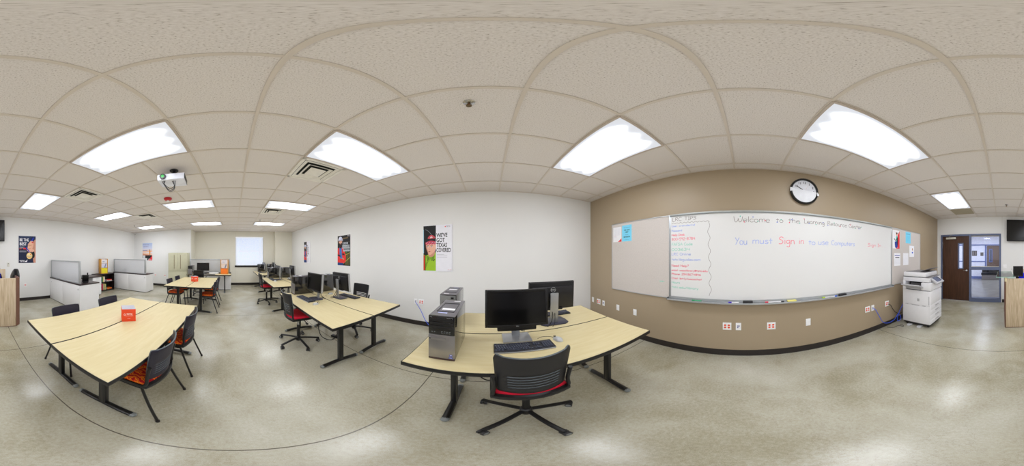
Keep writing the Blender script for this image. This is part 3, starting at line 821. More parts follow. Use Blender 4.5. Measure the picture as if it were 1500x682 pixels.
# ------------------------------------------------------------ computers
def emblem(w=0.02):
    a = Art(0.0006)
    S = mat('emblem_silver', (200, 204, 208), 0.3, metal=0.5)
    n = 28
    for k in range(n):
        a0, a1 = 2*pi*k/n, 2*pi*(k+1)/n
        a.mb.face([(r*cos(q), r*sin(q), 0.0006) for r, q in ((w, a0), (w, a1), (w*0.86, a1), (w*0.86, a0))], S)
    a.text('DELL', 0, -w*0.26, w*0.72, S, bold=w*0.02, align='CENTER'); return a
def make_tower(name='computer_tower'):
    """front faces -y, origin at base centre; 0.175 x 0.43 x 0.36"""
    t = thing(name, '', 'computer'); w, d, h = 0.0875, 0.215, 0.362
    SG = mat('tower_bezel_silver', (150, 148, 148), 0.28, metal=0.7); GP = mat('tower_bezel_black', (16, 16, 18), 0.22, coat=0.3)
    TT = mat('tower_top_grey', (104, 102, 106), 0.45)
    b = MB(); b.box(-w, w, -d+0.018, d, 0.0, h-0.004, TOWERM, 0.004); b.build('case', t)
    b = MB(); b.box(-w, w, -d, -d+0.02, 0.22, h, GP, 0.004)
    for z in (0.334, 0.306, 0.278): b.box(-w+0.012, w-0.012, -d-0.001, -d+0.004, z-0.011, z+0.010, BLACK, 0.001)
    for z in (0.316,): b.box(w-0.04, w-0.028, -d-0.003, -d, z-0.004, z, DKGREY)
    for k in range(4): b.box(0.0+k*0.017, 0.010+k*0.017, -d-0.002, -d+0.002, 0.234, 0.249, GREYCAP, 0.001); b.box(0.002+k*0.017, 0.010+k*0.017, -d-0.0025, -d+0.002, 0.237, 0.247, BLACK)
    for k in range(2): b.cyl((-0.062+k*0.018, -d-0.002, 0.241), (-0.062+k*0.018, -d+0.002, 0.241), 0.004, GREYCAP, 10)
    b.build('drive_bezel', t)
    b = MB(); b.box(-w, w, -d-0.002, -d+0.02, 0.016, 0.219, SG, 0.005); b.box(-w+0.004, 0.03, -d-0.006, -d+0.002, 0.178, 0.198, SG, 0.003)
    b.box(-w+0.006, -w+0.018, -d-0.0065, -d, 0.182, 0.190, BLACK); b.build('front_panel', t)
    b = MB(); b.box(-w, w, -d-0.001, -d+0.02, 0.0, 0.016, mat('tower_plinth', (62, 46, 48), 0.3), 0.003); b.build('plinth', t)
    a = Art(0.0003); B1 = flat((44, 70, 196)); a.rect(0.055, 0.045, 0.072, 0.060, B1).rect(0.060, 0.049, 0.068, 0.057, flat((220, 224, 200))).rect(0.05, 0.024, 0.074, 0.036, B1).rect(0.054, 0.028, 0.070, 0.032, flat((200, 212, 240)))
    o = a.build('badge_stickers', t); o.matrix_local = WM('N', (0, -d-0.0025, 0))
    a = Art(0.0003); S = mat('emblem_silver', (200, 204, 208), 0.3, metal=0.5); a.text('DELL', -0.078, 0.350, 0.007, S); o = a.build('front_lettering', t); o.matrix_local = WM('N', (0, -d-0.0003, 0))
    a = Art(0.0003); a.text('OPTIPLEX 990', 0.035, 0.350, 0.0065, S); o = a.build('front_lettering', t); o.matrix_local = WM('N', (0, -d-0.0003, 0))
    b = MB(); b.box(-w, w, -d+0.015, d-0.005, h-0.004, h, TT, 0.002)
    b.box(-0.062, 0.062, -0.12, -0.115, h, h+0.004, BLACK); b.box(-0.062, -0.058, -0.12, 0.1, h, h+0.002, DKGREY); b.box(0.058, 0.062, -0.12, 0.1, h, h+0.002, DKGREY)
    b.box(-0.062, 0.062, 0.09, 0.1, h, h+0.005, DKGREY, 0.001); b.build('top_cover', t)
    for sx0, sx1, sy0, sy1, sm in ((-0.04, 0.055, -0.075, -0.035, PAPER), (-0.045, 0.02, -0.15, -0.133, mat('asset_tag', (176, 184, 226), 0.4)), (0.0, 0.055, 0.165, 0.18, PAPER)):
        b = MB(); b.box(sx0, sx1, sy0, sy1, h+0.0005, h+0.0012, sm); b.build('paper_sticker', t, smooth=False)
    # rear: power supply, fan grille, sockets
    b = MB(); PG = mat('rear_plate', (150, 152, 150), 0.35, metal=0.7)
    b.box(-w+0.006, w-0.006, d-0.001, d+0.002, 0.01, h-0.012, PG, 0.001); b.cyl((0.025, d+0.001, 0.25), (0.025, d+0.004, 0.25), 0.04, DKGREY, 24)
    for k in range(4): b.box(-0.065, -0.02, d+0.001, d+0.005, 0.06+k*0.03, 0.078+k*0.03, BLACK, 0.001)
    b.box(-0.06, -0.03, d+0.001, d+0.005, 0.315, 0.335, BLACK); b.box(-0.045, -0.02, d+0.001, d+0.005, 0.19, 0.205, BLUEC)
    b.build('rear_panel', t)
    return t
def make_monitor(W=0.53, H=0.335, zb=0.12, stand=SILVER, basem=SILVER, bar=False, bs=1.0, nw=0.036, edge=None):
    """screen faces -y; origin at the base centre; screen plane slightly in front of the neck"""
    t = thing('monitor', '', 'monitor')
    z0 = zb; z1 = zb+H; tilt = Matrix.Translation((0, 0.0, (z0+z1)/2)) @ Matrix.Rotation(radians(-4), 4, 'X') @ Matrix.Translation((0, 0, -(z0+z1)/2))
    b = MB()
    bz = 0.019
    for (x0, x1, q0, q1) in ((-W/2, -W/2+bz, z0, z1), (W/2-bz, W/2, z0, z1), (-W/2+bz, W/2-bz, z0, z0+bz+0.004), (-W/2+bz, W/2-bz, z1-bz, z1)):
        b.box(x0, x1, -0.052, -0.03, q0, q1, BLACK, 0.003, M=tilt)
    if edge:
        for s_ in (-1, 1): b.box(s_*W/2-0.0015, s_*W/2+0.0015, -0.050, -0.014, z0+0.004, z1-0.004, edge, M=tilt)
    b.build('bezel', t)
    b = MB(); b.box(-W/2+0.004, W/2-0.004, -0.034, -0.012, z0+0.004, z1-0.004, BLACK, 0.006, M=tilt)
    b.box(-W/2+0.03, W/2-0.03, -0.014, 0.008, z0+0.03, z1-0.05, mat('monitor_back', (30, 30, 33), 0.35), 0.012, M=tilt)
    for k in range(9): b.box(-0.16+k*0.04, -0.14+k*0.04, 0.0, 0.0092, z1-0.075, z1-0.068, BLACK, M=tilt)
    b.box(-0.11, 0.11, -0.016, 0.022, z0+0.006, z0+0.032, BLACK, 0.005, M=tilt); b.box(W/2-0.02, W/2-0.006, -0.02, -0.006, (z0+z1)/2-0.02, (z0+z1)/2+0.02, GREYCAP, 0.002, M=tilt)
    b.build('housing', t)
    b = MB(); b.box(-W/2+bz-0.002, W/2-bz+0.002, -0.048, -0.036, z0+bz, z1-bz+0.002, SCREEN, M=tilt); b.build('screen', t, smooth=False)
    a = emblem(0.029); o = a.build('back_emblem', t); o.matrix_local = tilt @ WM('S', (0.0, 0.0085, z1-0.083))
    a = Art(0.0003); a.text('DELL', 0, 0, 0.011, mat('emblem_silver', (200, 204, 208), 0.3), bold=0.0003, align='CENTER')
    o = a.build('front_lettering', t); o.matrix_local = tilt @ WM('N', (0, -0.0525, z0+0.007))
    b = MB(); b.box(-nw, nw, 0.028, 0.046, 0.012, (z0+z1)/2+0.055, stand, 0.006, M=Matrix.Rotation(radians(-3), 4, 'X')); b.box(-0.045, 0.045, 0.0, 0.03, (z0+z1)/2-0.045, (z0+z1)/2+0.045, BLACK, 0.004)
    b.build('neck', t)
    b = MB(); b.prism([(x*bs, y*bs) for x, y in ([(-0.105, -0.10), (0.105, -0.10), (0.125, -0.02), (0.125, 0.055), (0.09, 0.085), (-0.09, 0.085), (-0.125, 0.055), (-0.125, -0.02)] if basem is not SILVER else [(-0.115, -0.09), (0.115, -0.09), (0.12, -0.085), (0.12, 0.08), (0.115, 0.085), (-0.115, 0.085), (-0.12, 0.08), (-0.12, -0.085)])], 0.0, 0.013, basem, bev=0.004); b.build('base', t)
    if bar:
        b = MB(); b.box(-0.165, 0.165, -0.05, -0.005, z0-0.04, z0+0.004, BLACK, 0.008); b.build('speaker_bar', t)
    b = MB(); b.tube([(0.02, 0.03, z0+0.05), (0.03, 0.075, 0.09), (0.06, 0.10, 0.03), (0.10, 0.13, 0.006)], 0.004, BLKC, sub=4)
    b.tube([(-0.01, 0.03, z0+0.05), (0.0, 0.07, 0.08), (0.02, 0.11, 0.02), (0.05, 0.14, 0.006)], 0.003, BLKC, sub=4); b.build('cable', t)
    return t
def make_keyboard():
    t = thing('keyboard', '', 'keyboard'); w, d = 0.228, 0.071
    b = MB(); b.prism([(-w, -d), (w, -d), (w, d), (-w, d)], 0.0, 0.014, DKGREY, bev=0.004); b.box(-w+0.002, w-0.002, -d-0.006, -d+0.008, 0.001, 0.010, SILVER, 0.003); b.build('key_tray', t)
    b = MB(); KC = mat('key_cap', (44, 48, 62), 0.5); KL = mat('key_legend', (150, 156, 176), 0.5)
    def key(x, y, ww, hh=0.0155): b.box(x-ww/2, x+ww/2, y-hh/2, y+hh/2, 0.012, 0.0215, KC, 0.0016, 1); b.box(x-0.0035, x+0.001, y-0.001, y+0.0035, 0.0214, 0.0217, KL)
    for r in range(5):
        y = 0.026-r*0.0185; off = (0, 0.004, 0.008, 0.014, 0)[r]
        if r < 4:
            for k in range(14 if r < 2 else 13):
                key(-0.213+off+k*0.0188, y, 0.0165)
        else:
            for k, ww in enumerate((0.022, 0.018, 0.018)): key(-0.211+k*0.023, y, ww)
            key(-0.085, y, 0.108)
            for k in range(4): key(-0.015+k*0.022, y, 0.018)
        for k in range(3): 
            if r in (0, 1) or (r == 4) or (r == 3 and k == 1): key(0.078+k*0.0185, y, 0.0165)
        for k in range(4): key(0.146+k*0.0188, y, 0.0165)
    for k in range(15): key(-0.213+k*0.0195+(0.008 if k > 3 else 0), 0.053, 0.0155, 0.012)
    b.build('keys', t); return t
def make_mouse():
    t = thing('computer_mouse', '', 'mouse')
    bm = bmesh.new(); bmesh.ops.create_uvsphere(bm, u_segments=20, v_segments=12, radius=1)
    for v in bm.verts:
        z = v.co.z; v.co = Vector((v.co.x*0.031*(1-0.08*v.co.y), v.co.y*0.055, max(0, z)*0.034*(1-0.25*v.co.y)))
    b = MB(); b._merge(bm, mat('mouse_silver', (186, 188, 190), 0.3, metal=0.2)); b.build('mouse_shell', t, ang=60)
    b = MB(); b.cyl((-0.004, 0.032, 0.0235), (0.004, 0.032, 0.0235), 0.008, BLACK, 12); b.box(-0.0006, 0.0006, 0.012, 0.052, 0.0085, 0.0290, BLACK); b.build('scroll_wheel', t)
    b = MB(); b.tube([(0, 0.05, 0.008), (-0.02, 0.10, 0.004), (-0.07, 0.13, 0.003), (-0.12, 0.12, 0.003)], 0.0018, BLKC, 6, sub=5); b.build('cable', t)
    return t
tw = make_tower(); mo = make_monitor(0.53, 0.338, 0.14, SILVER, SILVER, True); mo2 = make_monitor(0.53, 0.33, 0.145, SILVER, mat('monitor_base_dark', (58, 58, 72), 0.35), bs=1.25, nw=0.045)
kb = make_keyboard(); ms = make_mouse()
T1 = TH+0.0005
GT, GM, GK, GS = 'desktop computer towers', 'flat computer monitors', 'dark keyboards', 'silver mice'
tw['label'] = 'nearest computer tower, silver front facing the camera, on the centre foreground table'; tw['group'] = GT; tw.location = (-0.305, 1.205, T1)
again(tw, 'computer tower behind the nearest one, its rear sockets turned to the camera', (-0.425, 1.83, T1), pi, group=GT)
mo['label'] = 'nearest monitor with a black screen and a speaker bar, above the centre foreground keyboard'; mo['group'] = GM; mo.location = (0.225, 1.375, T1)
mo2['label'] = 'monitor seen from behind with a round emblem, on the table behind the nearest monitor'; mo2['group'] = GM; mo2.location = (0.675, 1.66, T1); mo2.rotation_euler = (0, 0, pi-0.06)
kb['label'] = 'nearest dark keyboard, right behind the foreground chair back'; kb['group'] = GK; kb.location = (0.256, 1.19, T1)
again(kb, 'keyboard half hidden behind the monitor with the round emblem', (0.76, 1.90, T1), pi, group=GK)
ms['label'] = 'silver mouse to the right of the nearest keyboard'; ms['group'] = GS; ms.location = (0.548, 1.24, T1); ms.rotation_euler = (0, 0, 0.35)
MS2 = make_monitor(0.49, 0.315, 0.145, SILVER, mat('monitor_base_dark', (58, 58, 72), 0.35), edge=SILVER)
first = True
for dx, dy, nm in ((0, 0, 'middle computer tables'), (-2.53, 0.03, 'third pair of computer tables back'), (-5.0, 0.03, 'farthest computer tables by the window')):
    again(tw, 'computer tower facing the aisle on the '+nm, (-3.035+dx, 1.355+dy, T1), 0, group=GT)
    again(tw, 'computer tower facing the poster wall on the '+nm, (-3.02+dx, 1.845+dy, T1), pi, group=GT)
    if first:
        MS2['label'] = 'monitor facing the aisle on the '+nm; MS2['group'] = GM; MS2.location = (-2.50, 1.385, T1); MS2.rotation_euler = (0, 0, 0.03)
    else: again(MS2, 'monitor facing the aisle on the '+nm, (-2.50+dx, 1.385+dy, T1), 0.03, group=GM)
    again(MS2, 'monitor with its back to the aisle on the '+nm, (-2.33+dx, 1.765+dy, T1), pi-0.05, group=GM)
    again(kb, 'keyboard on the aisle side of the '+nm, (-2.56+dx, 1.20+dy, T1), 0.05, group=GK)
    if dx > -4:
        again(kb, 'keyboard on the wall side of the '+nm, (-2.30+dx, 1.962+dy, T1), pi+0.02, group=GK)
        again(ms, 'mouse on the aisle side of the '+nm, (-2.19+dx, 1.20+dy, T1), 0.2, group=GS)
        again(ms, 'mouse on the wall side of the '+nm, (-2.66+dx, 1.79+dy, T1), pi-0.2, group=GS)
    first = False
# far desk
again(tw, 'computer tower on the far maple desk left of its monitor', (-6.72, -1.80, T1), pi/2, group=GT)
again(mo2, 'monitor on the far maple desk in front of the low screen', (-6.80, -1.30, T1), pi/2, group=GM)
again(kb, 'keyboard on the far maple desk', (-6.62, -1.0, T1), pi/2, group=GK)
t = thing('paper_tray', 'flat pale tray of papers on the far maple desk beside the wooden rack', 'tray', (-6.93, -0.85, T1))
b = MB(); b.box(-0.12, 0.12, -0.2, 0.2, 0, 0.012, WHITE, 0.004); 
for (a0, a1, c0, c1) in ((-0.12, -0.115, -0.2, 0.2), (0.115, 0.12, -0.2, 0.2), (-0.12, 0.12, -0.2, -0.195), (-0.12, 0.12, 0.195, 0.2)): b.box(a0, a1, c0, c1, 0, 0.06, WHITE)
b.build('tray_shell', t)
b = MB(); b.box(-0.105, 0.105, -0.18, 0.18, 0.0125, 0.045, PAPER); b.build('paper_stack', t)
# slim reception monitor
o = make_monitor(0.24, 0.25, 0.24, BLACK, BLACK); o.location = (-0.375, -3.86, 0.7755); o.rotation_euler = (0, 0, pi+0.15); tag(o, 'small dark monitor tilted behind the reception desk, beside the green glass ledge', 'monitor', GM)

# cards on tables
def star(cx, cy, r, rot=pi/2):
    return [(cx+(r if k % 2 == 0 else r*0.42)*cos(rot+k*pi/5), cy+(r if k % 2 == 0 else r*0.42)*sin(rot+k*pi/5)) for k in range(10)]
def card_box(label, loc, rz):
    t = thing('card_box', label, 'box', loc, rz, None); s_ = 0.077
    b = MB(); b.box(-s_, s_, -s_, s_, 0, 0.153, ORANGE, 0.001); b.build('box_sides', t)
    b = MB(); b.box(-s_+0.001, s_-0.001, -s_+0.001, s_-0.001, 0.1532, 0.156, mat('box_lid', (172, 172, 184), 0.5)); b.build('box_lid', t, smooth=False)
    W_ = flat((246, 240, 240))
    for k, side in enumerate('NEWS'):
        a = Art(0.0004); st = star(-0.045, 0.088, 0.016); a.line(st+[st[0], st[1]], 0.0035, W_)
        a.text('TSTC', -0.026, 0.084, 0.028, W_, bold=0.0006).text('Texas State Technical', -0.036, 0.070, 0.0095, W_, bold=0.0002)
        a.text('tstc.edu', -0.016, 0.036, 0.010, W_)
        o = a.build('lettering', t); off = {'N': (0, -s_, 0), 'S': (0, s_, 0), 'E': (-s_, 0, 0), 'W': (s_, 0, 0)}[side]; o.matrix_local = WM(side, off)
card_box('orange card box with white star lettering on the seam of the foreground tables', (-1.497, -1.136, T1), radians(43))
card_box('small orange card box with pale lettering on the far meeting table', (-4.76, -1.17, T1), 0.79)
# ------------------------------------------------------------ storage units with frosted screens
def storage(label, loc, rz, L, W, locks):
    """long side along local y (0..L), body x from -W..0, screen on the x=0 edge"""
    t = thing('storage_unit', label, 'cabinet', loc, rz, 'white storage units with frosted screens')
    b = MB(); b.box(-W, 0, 0, L, 0.02, 0.735, LAM, 0.002); b.build('cabinet_body', t, smooth=False)
    b = MB(); b.box(-W+0.02, -0.02, 0.02, L-0.02, 0.0, 0.02, BLACK); b.build('plinth', t, smooth=False)
    b = MB(); b.box(-W-0.01, 0.012, 0, L+0.012, 0.735, 0.765, DARKTOP, 0.002); b.build('worktop', t)
    for k in range(2):
        b = MB(); y0, y1 = k*L/2+0.006, (k+1)*L/2-0.004; b.box(0.0, 0.004, y0, y1, 0.04, 0.725, LAM, 0.001); d_ = b.build('door', t)
        b = MB(); b.cyl((0.004, y1-0.07 if k else y0+0.12, 0.62), (0.009, y1-0.07 if k else y0+0.12, 0.62), 0.022, ALU, 18); b.build('lock', d_)
    b = MB(); f = 0.02
    z0, z1 = 0.765, 1.37
    yy0 = 0.02
    for (y0, y1, q0, q1) in ((yy0, yy0+0.05, z0, z1), (L-0.1, L-0.03, z0, z1), (yy0+0.05, L-0.1, z1-0.035, z1), (yy0+0.05, L-0.1, z0, z0+0.03)):
        b.box(-0.055, -0.02, y0, y1, q0, q1, ALU, 0.003)
    b.build('screen_frame', t)
    b = MB(); b.box(-0.041, -0.035, yy0+0.05, L-0.1, z0+0.03, z1-0.035, FROST); b.build('frosted_pane', t, smooth=False)
    return t
storage('white storage unit with a tall frosted screen, nearer of the two along the back wall', (-2.45, -5.165, 0), 0, 1.775, 0.66, 1)
storage('white storage unit with frosted screen, farther along the back wall beside the bookcase', (-5.645, -5.165, 0), 0, 1.79, 0.6, 1)
storage('white low unit with a screen behind the far maple desk', (-7.14, -2.01, 0), 0, 1.87, 0.45, 1)
# return desk + pedestal at the nearer unit
t = thing('return_desk', 'dark-topped desk with a white pedestal behind the nearer storage unit', 'desk', (-3.72, -4.74, 0))
b = MB(); b.box(-0.5, 0.5, -0.34, 0.32, 0.725, 0.755, DARKTOP, 0.003); b.build('desktop', t)
b = MB(); b.box(-0.48, -0.05, -0.28, 0.29, 0.05, 0.72, LAM, 0.002); b.build('pedestal', t, smooth=False)
for k, (z0, z1) in enumerate(((0.07, 0.42), (0.43, 0.57), (0.58, 0.71))):
    b = MB(); b.box(-0.47, -0.06, 0.29, 0.305, z0, z1, LAM, 0.002); d_ = b.build('drawer', t)
    b = MB(); b.box(-0.34, -0.2, 0.305, 0.318, z1-0.045, z1-0.035, ALU, 0.002); b.build('drawer_handle', d_)
b = MB(); 
for x in (-0.44, -0.1):
    for y in (-0.24, 0.25): b = MB(); b.cyl((x-0.012, y, 0.025), (x+0.012, y, 0.025), 0.025, BLACK); b.build('castor', t)
b = MB(); b.box(0.44, 0.5, -0.32, 0.3, 0.0, 0.725, BLACKM, 0.003); b.build('end_panel', t)
# phone
t = thing('desk_phone', 'black desk phone standing on the dark top of the nearer storage unit', 'phone', (-2.80, -3.62, 0.7795), -0.6)
b = MB(); Mx = Matrix.Rotation(radians(62), 4, 'X'); b.box(-0.09, 0.09, -0.0, 0.24, -0.03, 0.0, BLACK, 0.008, M=Mx); b.box(-0.07, 0.07, -0.03, 0.14, 0.0, 0.03, BLACK, 0.006); b.build('phone_body', t)
b = MB(); b.tube([(-0.06, 0.01, 0.05), (-0.06, 0.05, 0.16), (-0.06, 0.085, 0.26)], 0.02, BLACK, 10, sub=3); b.build('handset', t)
b = MB(); b.box(-0.02, 0.07, 0.15, 0.21, 0.0, 0.003, mat('phone_display', (120, 128, 130), 0.3), M=Mx)
for i in range(3):
    for j in range(4): b.box(-0.02+i*0.03, 0.0+i*0.03, 0.03+j*0.026, 0.045+j*0.026, 0.0, 0.005, DKGREY, M=Mx)
b.build('keypad', t)
t = thing('desk_phone', 'black phone half seen as a blur through the farther frosted screen', 'phone', (-5.80, -4.63, 0.7965), 0.0)
b = MB(); b.box(-0.07, 0.07, -0.02, 0.16, -0.03, 0.0, BLACK, 0.008, M=Matrix.Rotation(radians(70), 4, 'X')); b.box(-0.06, 0.06, -0.03, 0.1, 0.0, 0.03, BLACK, 0.006); b.build('phone_body', t)
b = MB(); b.tube([(-0.05, 0.01, 0.04), (-0.05, 0.04, 0.12), (-0.05, 0.06, 0.2)], 0.018, BLACK, 10, sub=3); b.build('handset', t)
# bookcase and books
t = thing('bookcase', 'low black two-shelf bookcase between the two storage units', 'bookcase', (-4.875, -5.02, 0))
BK = mat('bookcase_black', (26, 20, 20), 0.45)
b = MB(); b.box(-0.53, -0.51, -0.145, 0.145, 0, 0.735, BK); b.box(0.51, 0.53, -0.145, 0.145, 0, 0.735, BK); b.box(-0.51, 0.51, -0.145, -0.135, 0.03, 0.735, BK); b.build('bookcase_carcass', t, smooth=False)
b = MB(); b.box(-0.54, 0.55, -0.146, 0.16, 0.735, 0.765, DARKTOP, 0.003); b.build('bookcase_top', t)
for z in (0.04, 0.39):
    b = MB(); b.box(-0.51, 0.51, -0.135, 0.14, z, z+0.02, BK); b.build('shelf', t, smooth=False)
cols = [(206, 52, 40), (224, 206, 90), (60, 66, 132), (206, 188, 120), (60, 140, 96), (224, 216, 200), (232, 120, 40), (150, 60, 70), (70, 90, 70)]
nmz = ['red', 'yellow', 'navy', 'straw-coloured', 'green', 'cream', 'orange', 'maroon', 'olive']
k = 0
def book(x, y, z, w, d, h, c, lb, flatb=False):
    t = thing('book', lb, 'book', (x, y, z), 0, 'books in the low black bookcase'); cv = flat(cols[c])
    b = MB()
    if not flatb:
        b.box(-w/2, w/2, d/2-0.004, d/2, 0, h, cv); b.box(-w/2, -w/2+0.003, -d/2, d/2-0.004, 0, h, cv); b.box(w/2-0.003, w/2, -d/2, d/2-0.004, 0, h, cv); b.build('cover', t, smooth=False)
        b = MB(); b.box(-w/2+0.003, w/2-0.003, -d/2+0.003, d/2-0.004, 0.003, h-0.004, PAPER); b.build('pages', t, smooth=False)
    else:
        b.box(-w/2, w/2, d/2-0.004, d/2, 0, h, cv); b.box(-w/2, w/2, -d/2, d/2-0.004, 0, 0.003, cv); b.box(-w/2, w/2, -d/2, d/2-0.004, h-0.003, h, cv); b.build('cover', t, smooth=False)
        b = MB(); b.box(-w/2+0.003, w/2-0.003, -d/2+0.003, d/2-0.004, 0.003, h-0.003, PAPER); b.build('pages', t, smooth=False)
BY = -5.0
for z, sh, seq in ((0.0605, 'lower', [(0, .05, .27), (2, .035, .25), (1, .045, .26), (2, .03, .22), (3, .05, .25), (4, .03, .24)]), (0.4105, 'upper', [(4, .03, .2), (3, .05, .23), (5, .05, .22)])):
    x = -4.66 if sh == 'lower' else -4.69
    seen = {}
    for c, w_, h_ in seq:
        x -= w_/2+0.002
        seen[c] = seen.get(c, 0)+1
        book(x, BY, z, w_, 0.2, h_, c, 'upright %s book on the %s shelf of the black bookcase%s' % (nmz[c], sh, ', the shorter navy one' if (c == 2 and seen[c] == 2) else (', the taller navy one' if c == 2 else ''))); x -= w_/2+0.002
for z, c, lb in ((0.0605, 6, 'orange book lying flat on the lower shelf of the black bookcase'), (0.4105, 5, 'cream book lying flat on the upper shelf of the black bookcase'), (0.4465, 0, 'red book lying flat on top of the cream one on the upper shelf')):
    book(-5.14, BY-0.02, z, 0.3, 0.2, 0.035 if z != 0.0605 else 0.05, c, lb, True)
# wooden magazine racks
def rack(label, loc, rz, col, colsheet):
    t = thing('magazine_rack', label, 'rack', loc, rz, 'golden wooden magazine racks'); w, h, d = 0.152, 0.62, 0.11
    b = MB()
    for s_ in (-1, 1): b.box(s_*w-0.011, s_*w+0.011, -d, d, 0, h, PINE, 0.002)
    b.box(-w, w, -d, -d+0.008, 0, h-0.01, PINE); b.box(-w, w, -d, d, 0, 0.02, PINE); b.build('rack_frame', t)
    for k, z in enumerate((0.22, 0.42)):
        b = MB(); b.box(-w+0.01, w-0.01, -d+0.01+0.0, d-0.05*k-0.06, z, z+0.008, PINE); b.build('rack_shelf', t)
    a = Art(); C1, C2, C3 = flat(colsheet), flat((200, 204, 216)), flat((120, 126, 150))
    a.rect(-0.138, 0.02, 0.138, 0.235, flat(col)); a.rect(-0.138, 0.25, 0.138, 0.43, C1); a.rect(-0.138, 0.44, 0.138, 0.6, C2)
    for q in range(3): a.rect(-0.14+q*0.1, 0.45, -0.06+q*0.1, 0.59, flat((222, 214, 214)))
    a.poly([(0.0, 0.26), (0.05, 0.25), (0.10, 0.40), (0.06, 0.42)], C3); a.rect(-0.08, 0.50, 0.02, 0.52, C3)
    o = a.build('brochures', t); o.matrix_local = WM('S', (0, d-0.03, 0))
    b = MB(); b.box(-0.14, 0.14, -0.004, 0.045, 0.02, 0.02+0.21, flat(col)); o = b.build('magazine_stack', t, smooth=False); o.location = (0, d-0.055, 0)
    return t
rack('golden wooden magazine rack with yellow leaflets on top of the black bookcase', (-4.82, -4.98, 0.7655), -0.28, (222, 208, 40), (206, 206, 226))
rack('wooden magazine rack with orange leaflets on the far maple desk', (-6.93, -0.40, T1), -pi/2-0.05, (238, 120, 36), (222, 206, 196))
# beige cabinet
t = thing('beige_cabinet', 'beige metal cabinet with two tall doors and drawers beneath, at the recess corner', 'cabinet', (-7.16, -2.51, 0))
b = MB(); b.box(-0.23, 0.21, -0.45, 0.45, 0.04, 1.65, BEIGECAB, 0.004); b.build('cabinet_body', t)
b = MB(); b.box(-0.22, 0.19, -0.43, 0.43, 0.0, 0.04, DKGREY); b.build('plinth', t)
HN = mat('cabinet_handle_bronze', (134, 120, 92), 0.4)
for s_ in (-1, 1):
    b = MB(); b.box(0.21, 0.228, min(s_*0.003, s_*0.445), max(s_*0.003, s_*0.445), 0.83, 1.64, BEIGECAB, 0.002); d_ = b.build('door', t)
    b = MB(); b.box(0.228, 0.240, s_*0.15-0.011, s_*0.15+0.011, 0.93, 1.56, HN, 0.004); b.build('door_handle', d_)
for z0, z1 in ((0.06, 0.43), (0.44, 0.81)):
    b = MB(); b.box(0.21, 0.228, -0.445, 0.445, z0, z1, BEIGECAB, 0.002); d_ = b.build('drawer', t)
    b = MB(); b.box(0.228, 0.238, -0.42, 0.42, z1-0.022, z1-0.008, BEIGECAB, 0.003); b.build('drawer_handle', d_)

# ------------------------------------------------------------ reception desk
t = thing('reception_desk', 'oak-faced reception desk with brown ends and a green glass ledge', 'desk', (0, 0, 0))
b = MB(); b.box(-0.76, -0.075, -3.24, -3.20, 0.012, 1.055, OAK, 0.002); b.build('front_panel', t)
b = MB(); b.box(-0.75, -0.08, -3.238, -3.205, 0.0, 0.012, mat('kick_strip', (110, 60, 52), 0.5)); b.build('kick_strip', t)
b = MB(); b.prism([(-0.86, -3.29), (-0.76, -3.195), (-0.76, -3.30)], 0.0, 1.06, BROWN); b.box(-0.86, -0.83, -3.62, -3.29, 0.0, 1.06, BROWN, 0.002); b.build('brown_end', t)
b = MB(); b.prism([(-0.075, -3.195), (-0.055, -3.23), (-0.055, -3.26), (-0.075, -3.26)], 0.0, 1.0, BROWN); b.box(-0.085, -0.055, -4.35, -3.26, 0.0, 1.0, BROWN, 0.002); b.build('brown_end', t)
for yy in (-3.215, -4.25): b = MB(); b.cyl((-0.078, yy, 1.0), (-0.078, yy, 1.085), 0.028, mat('cream_standoff', (222, 206, 170), 0.4)); b.build('glass_standoff', t)
b = MB(); b.box(-0.24, 0.11, -4.33, -3.165, 1.085, 1.097, GREENGLASS)
b.box(-0.24, 0.11, -3.168, -3.1645, 1.0845, 1.0975, mat('green_glass_edge', (158, 208, 188), 0.2)); b.box(-0.243, -0.2395, -4.33, -3.165, 1.0845, 1.0975, mat('green_glass_edge', (158, 208, 188), 0.2)); b.box(0.1095, 0.113, -4.33, -3.165, 1.0845, 1.0975, mat('green_glass_edge', (158, 208, 188), 0.2)); b.build('glass_ledge', t, smooth=False)
b = MB(); b.box(-0.83, -0.085, -3.62, -3.31, 0.745, 0.775, OAK, 0.002); b.box(-0.755, -0.085, -3.31, -3.24, 0.745, 0.775, OAK, 0.002); b.box(-0.60, -0.085, -4.35, -3.62, 0.745, 0.775, OAK, 0.002); b.build('work_surface', t)
b = MB(); b.box(-0.80, -0.50, -4.75, -4.71, 0.012, 1.12, OAK, 0.002); b.build('rear_panel', t)
t = thing('bag', 'bright blue and black bag on the reception desk beside the small monitor', 'bag', (-0.50, -4.15, 0.7755))
BB = mat('bag_blue', (16, 28, 236), 0.5); b = MB()
bm = bmesh.new(); bmesh.ops.create_uvsphere(bm, u_segments=20, v_segments=12, radius=1)
for v in bm.verts: v.co = Vector((v.co.x*0.11, v.co.y*0.09, max(-0.9, v.co.z)*0.17+0.155))
b._merge(bm, BB); b.build('bag_body', t, ang=60)
b = MB(); b.tube([(-0.07, 0.05, 0.27), (-0.09, 0.09, 0.2), (-0.10, 0.08, 0.08)], 0.016, BLACK, sub=4); b.build('strap', t)
b = MB(); b.tube([(0.07, 0.05, 0.27), (0.12, 0.06, 0.2), (0.11, 0.06, 0.08)], 0.02, BLACK, sub=4); b.build('strap', t)
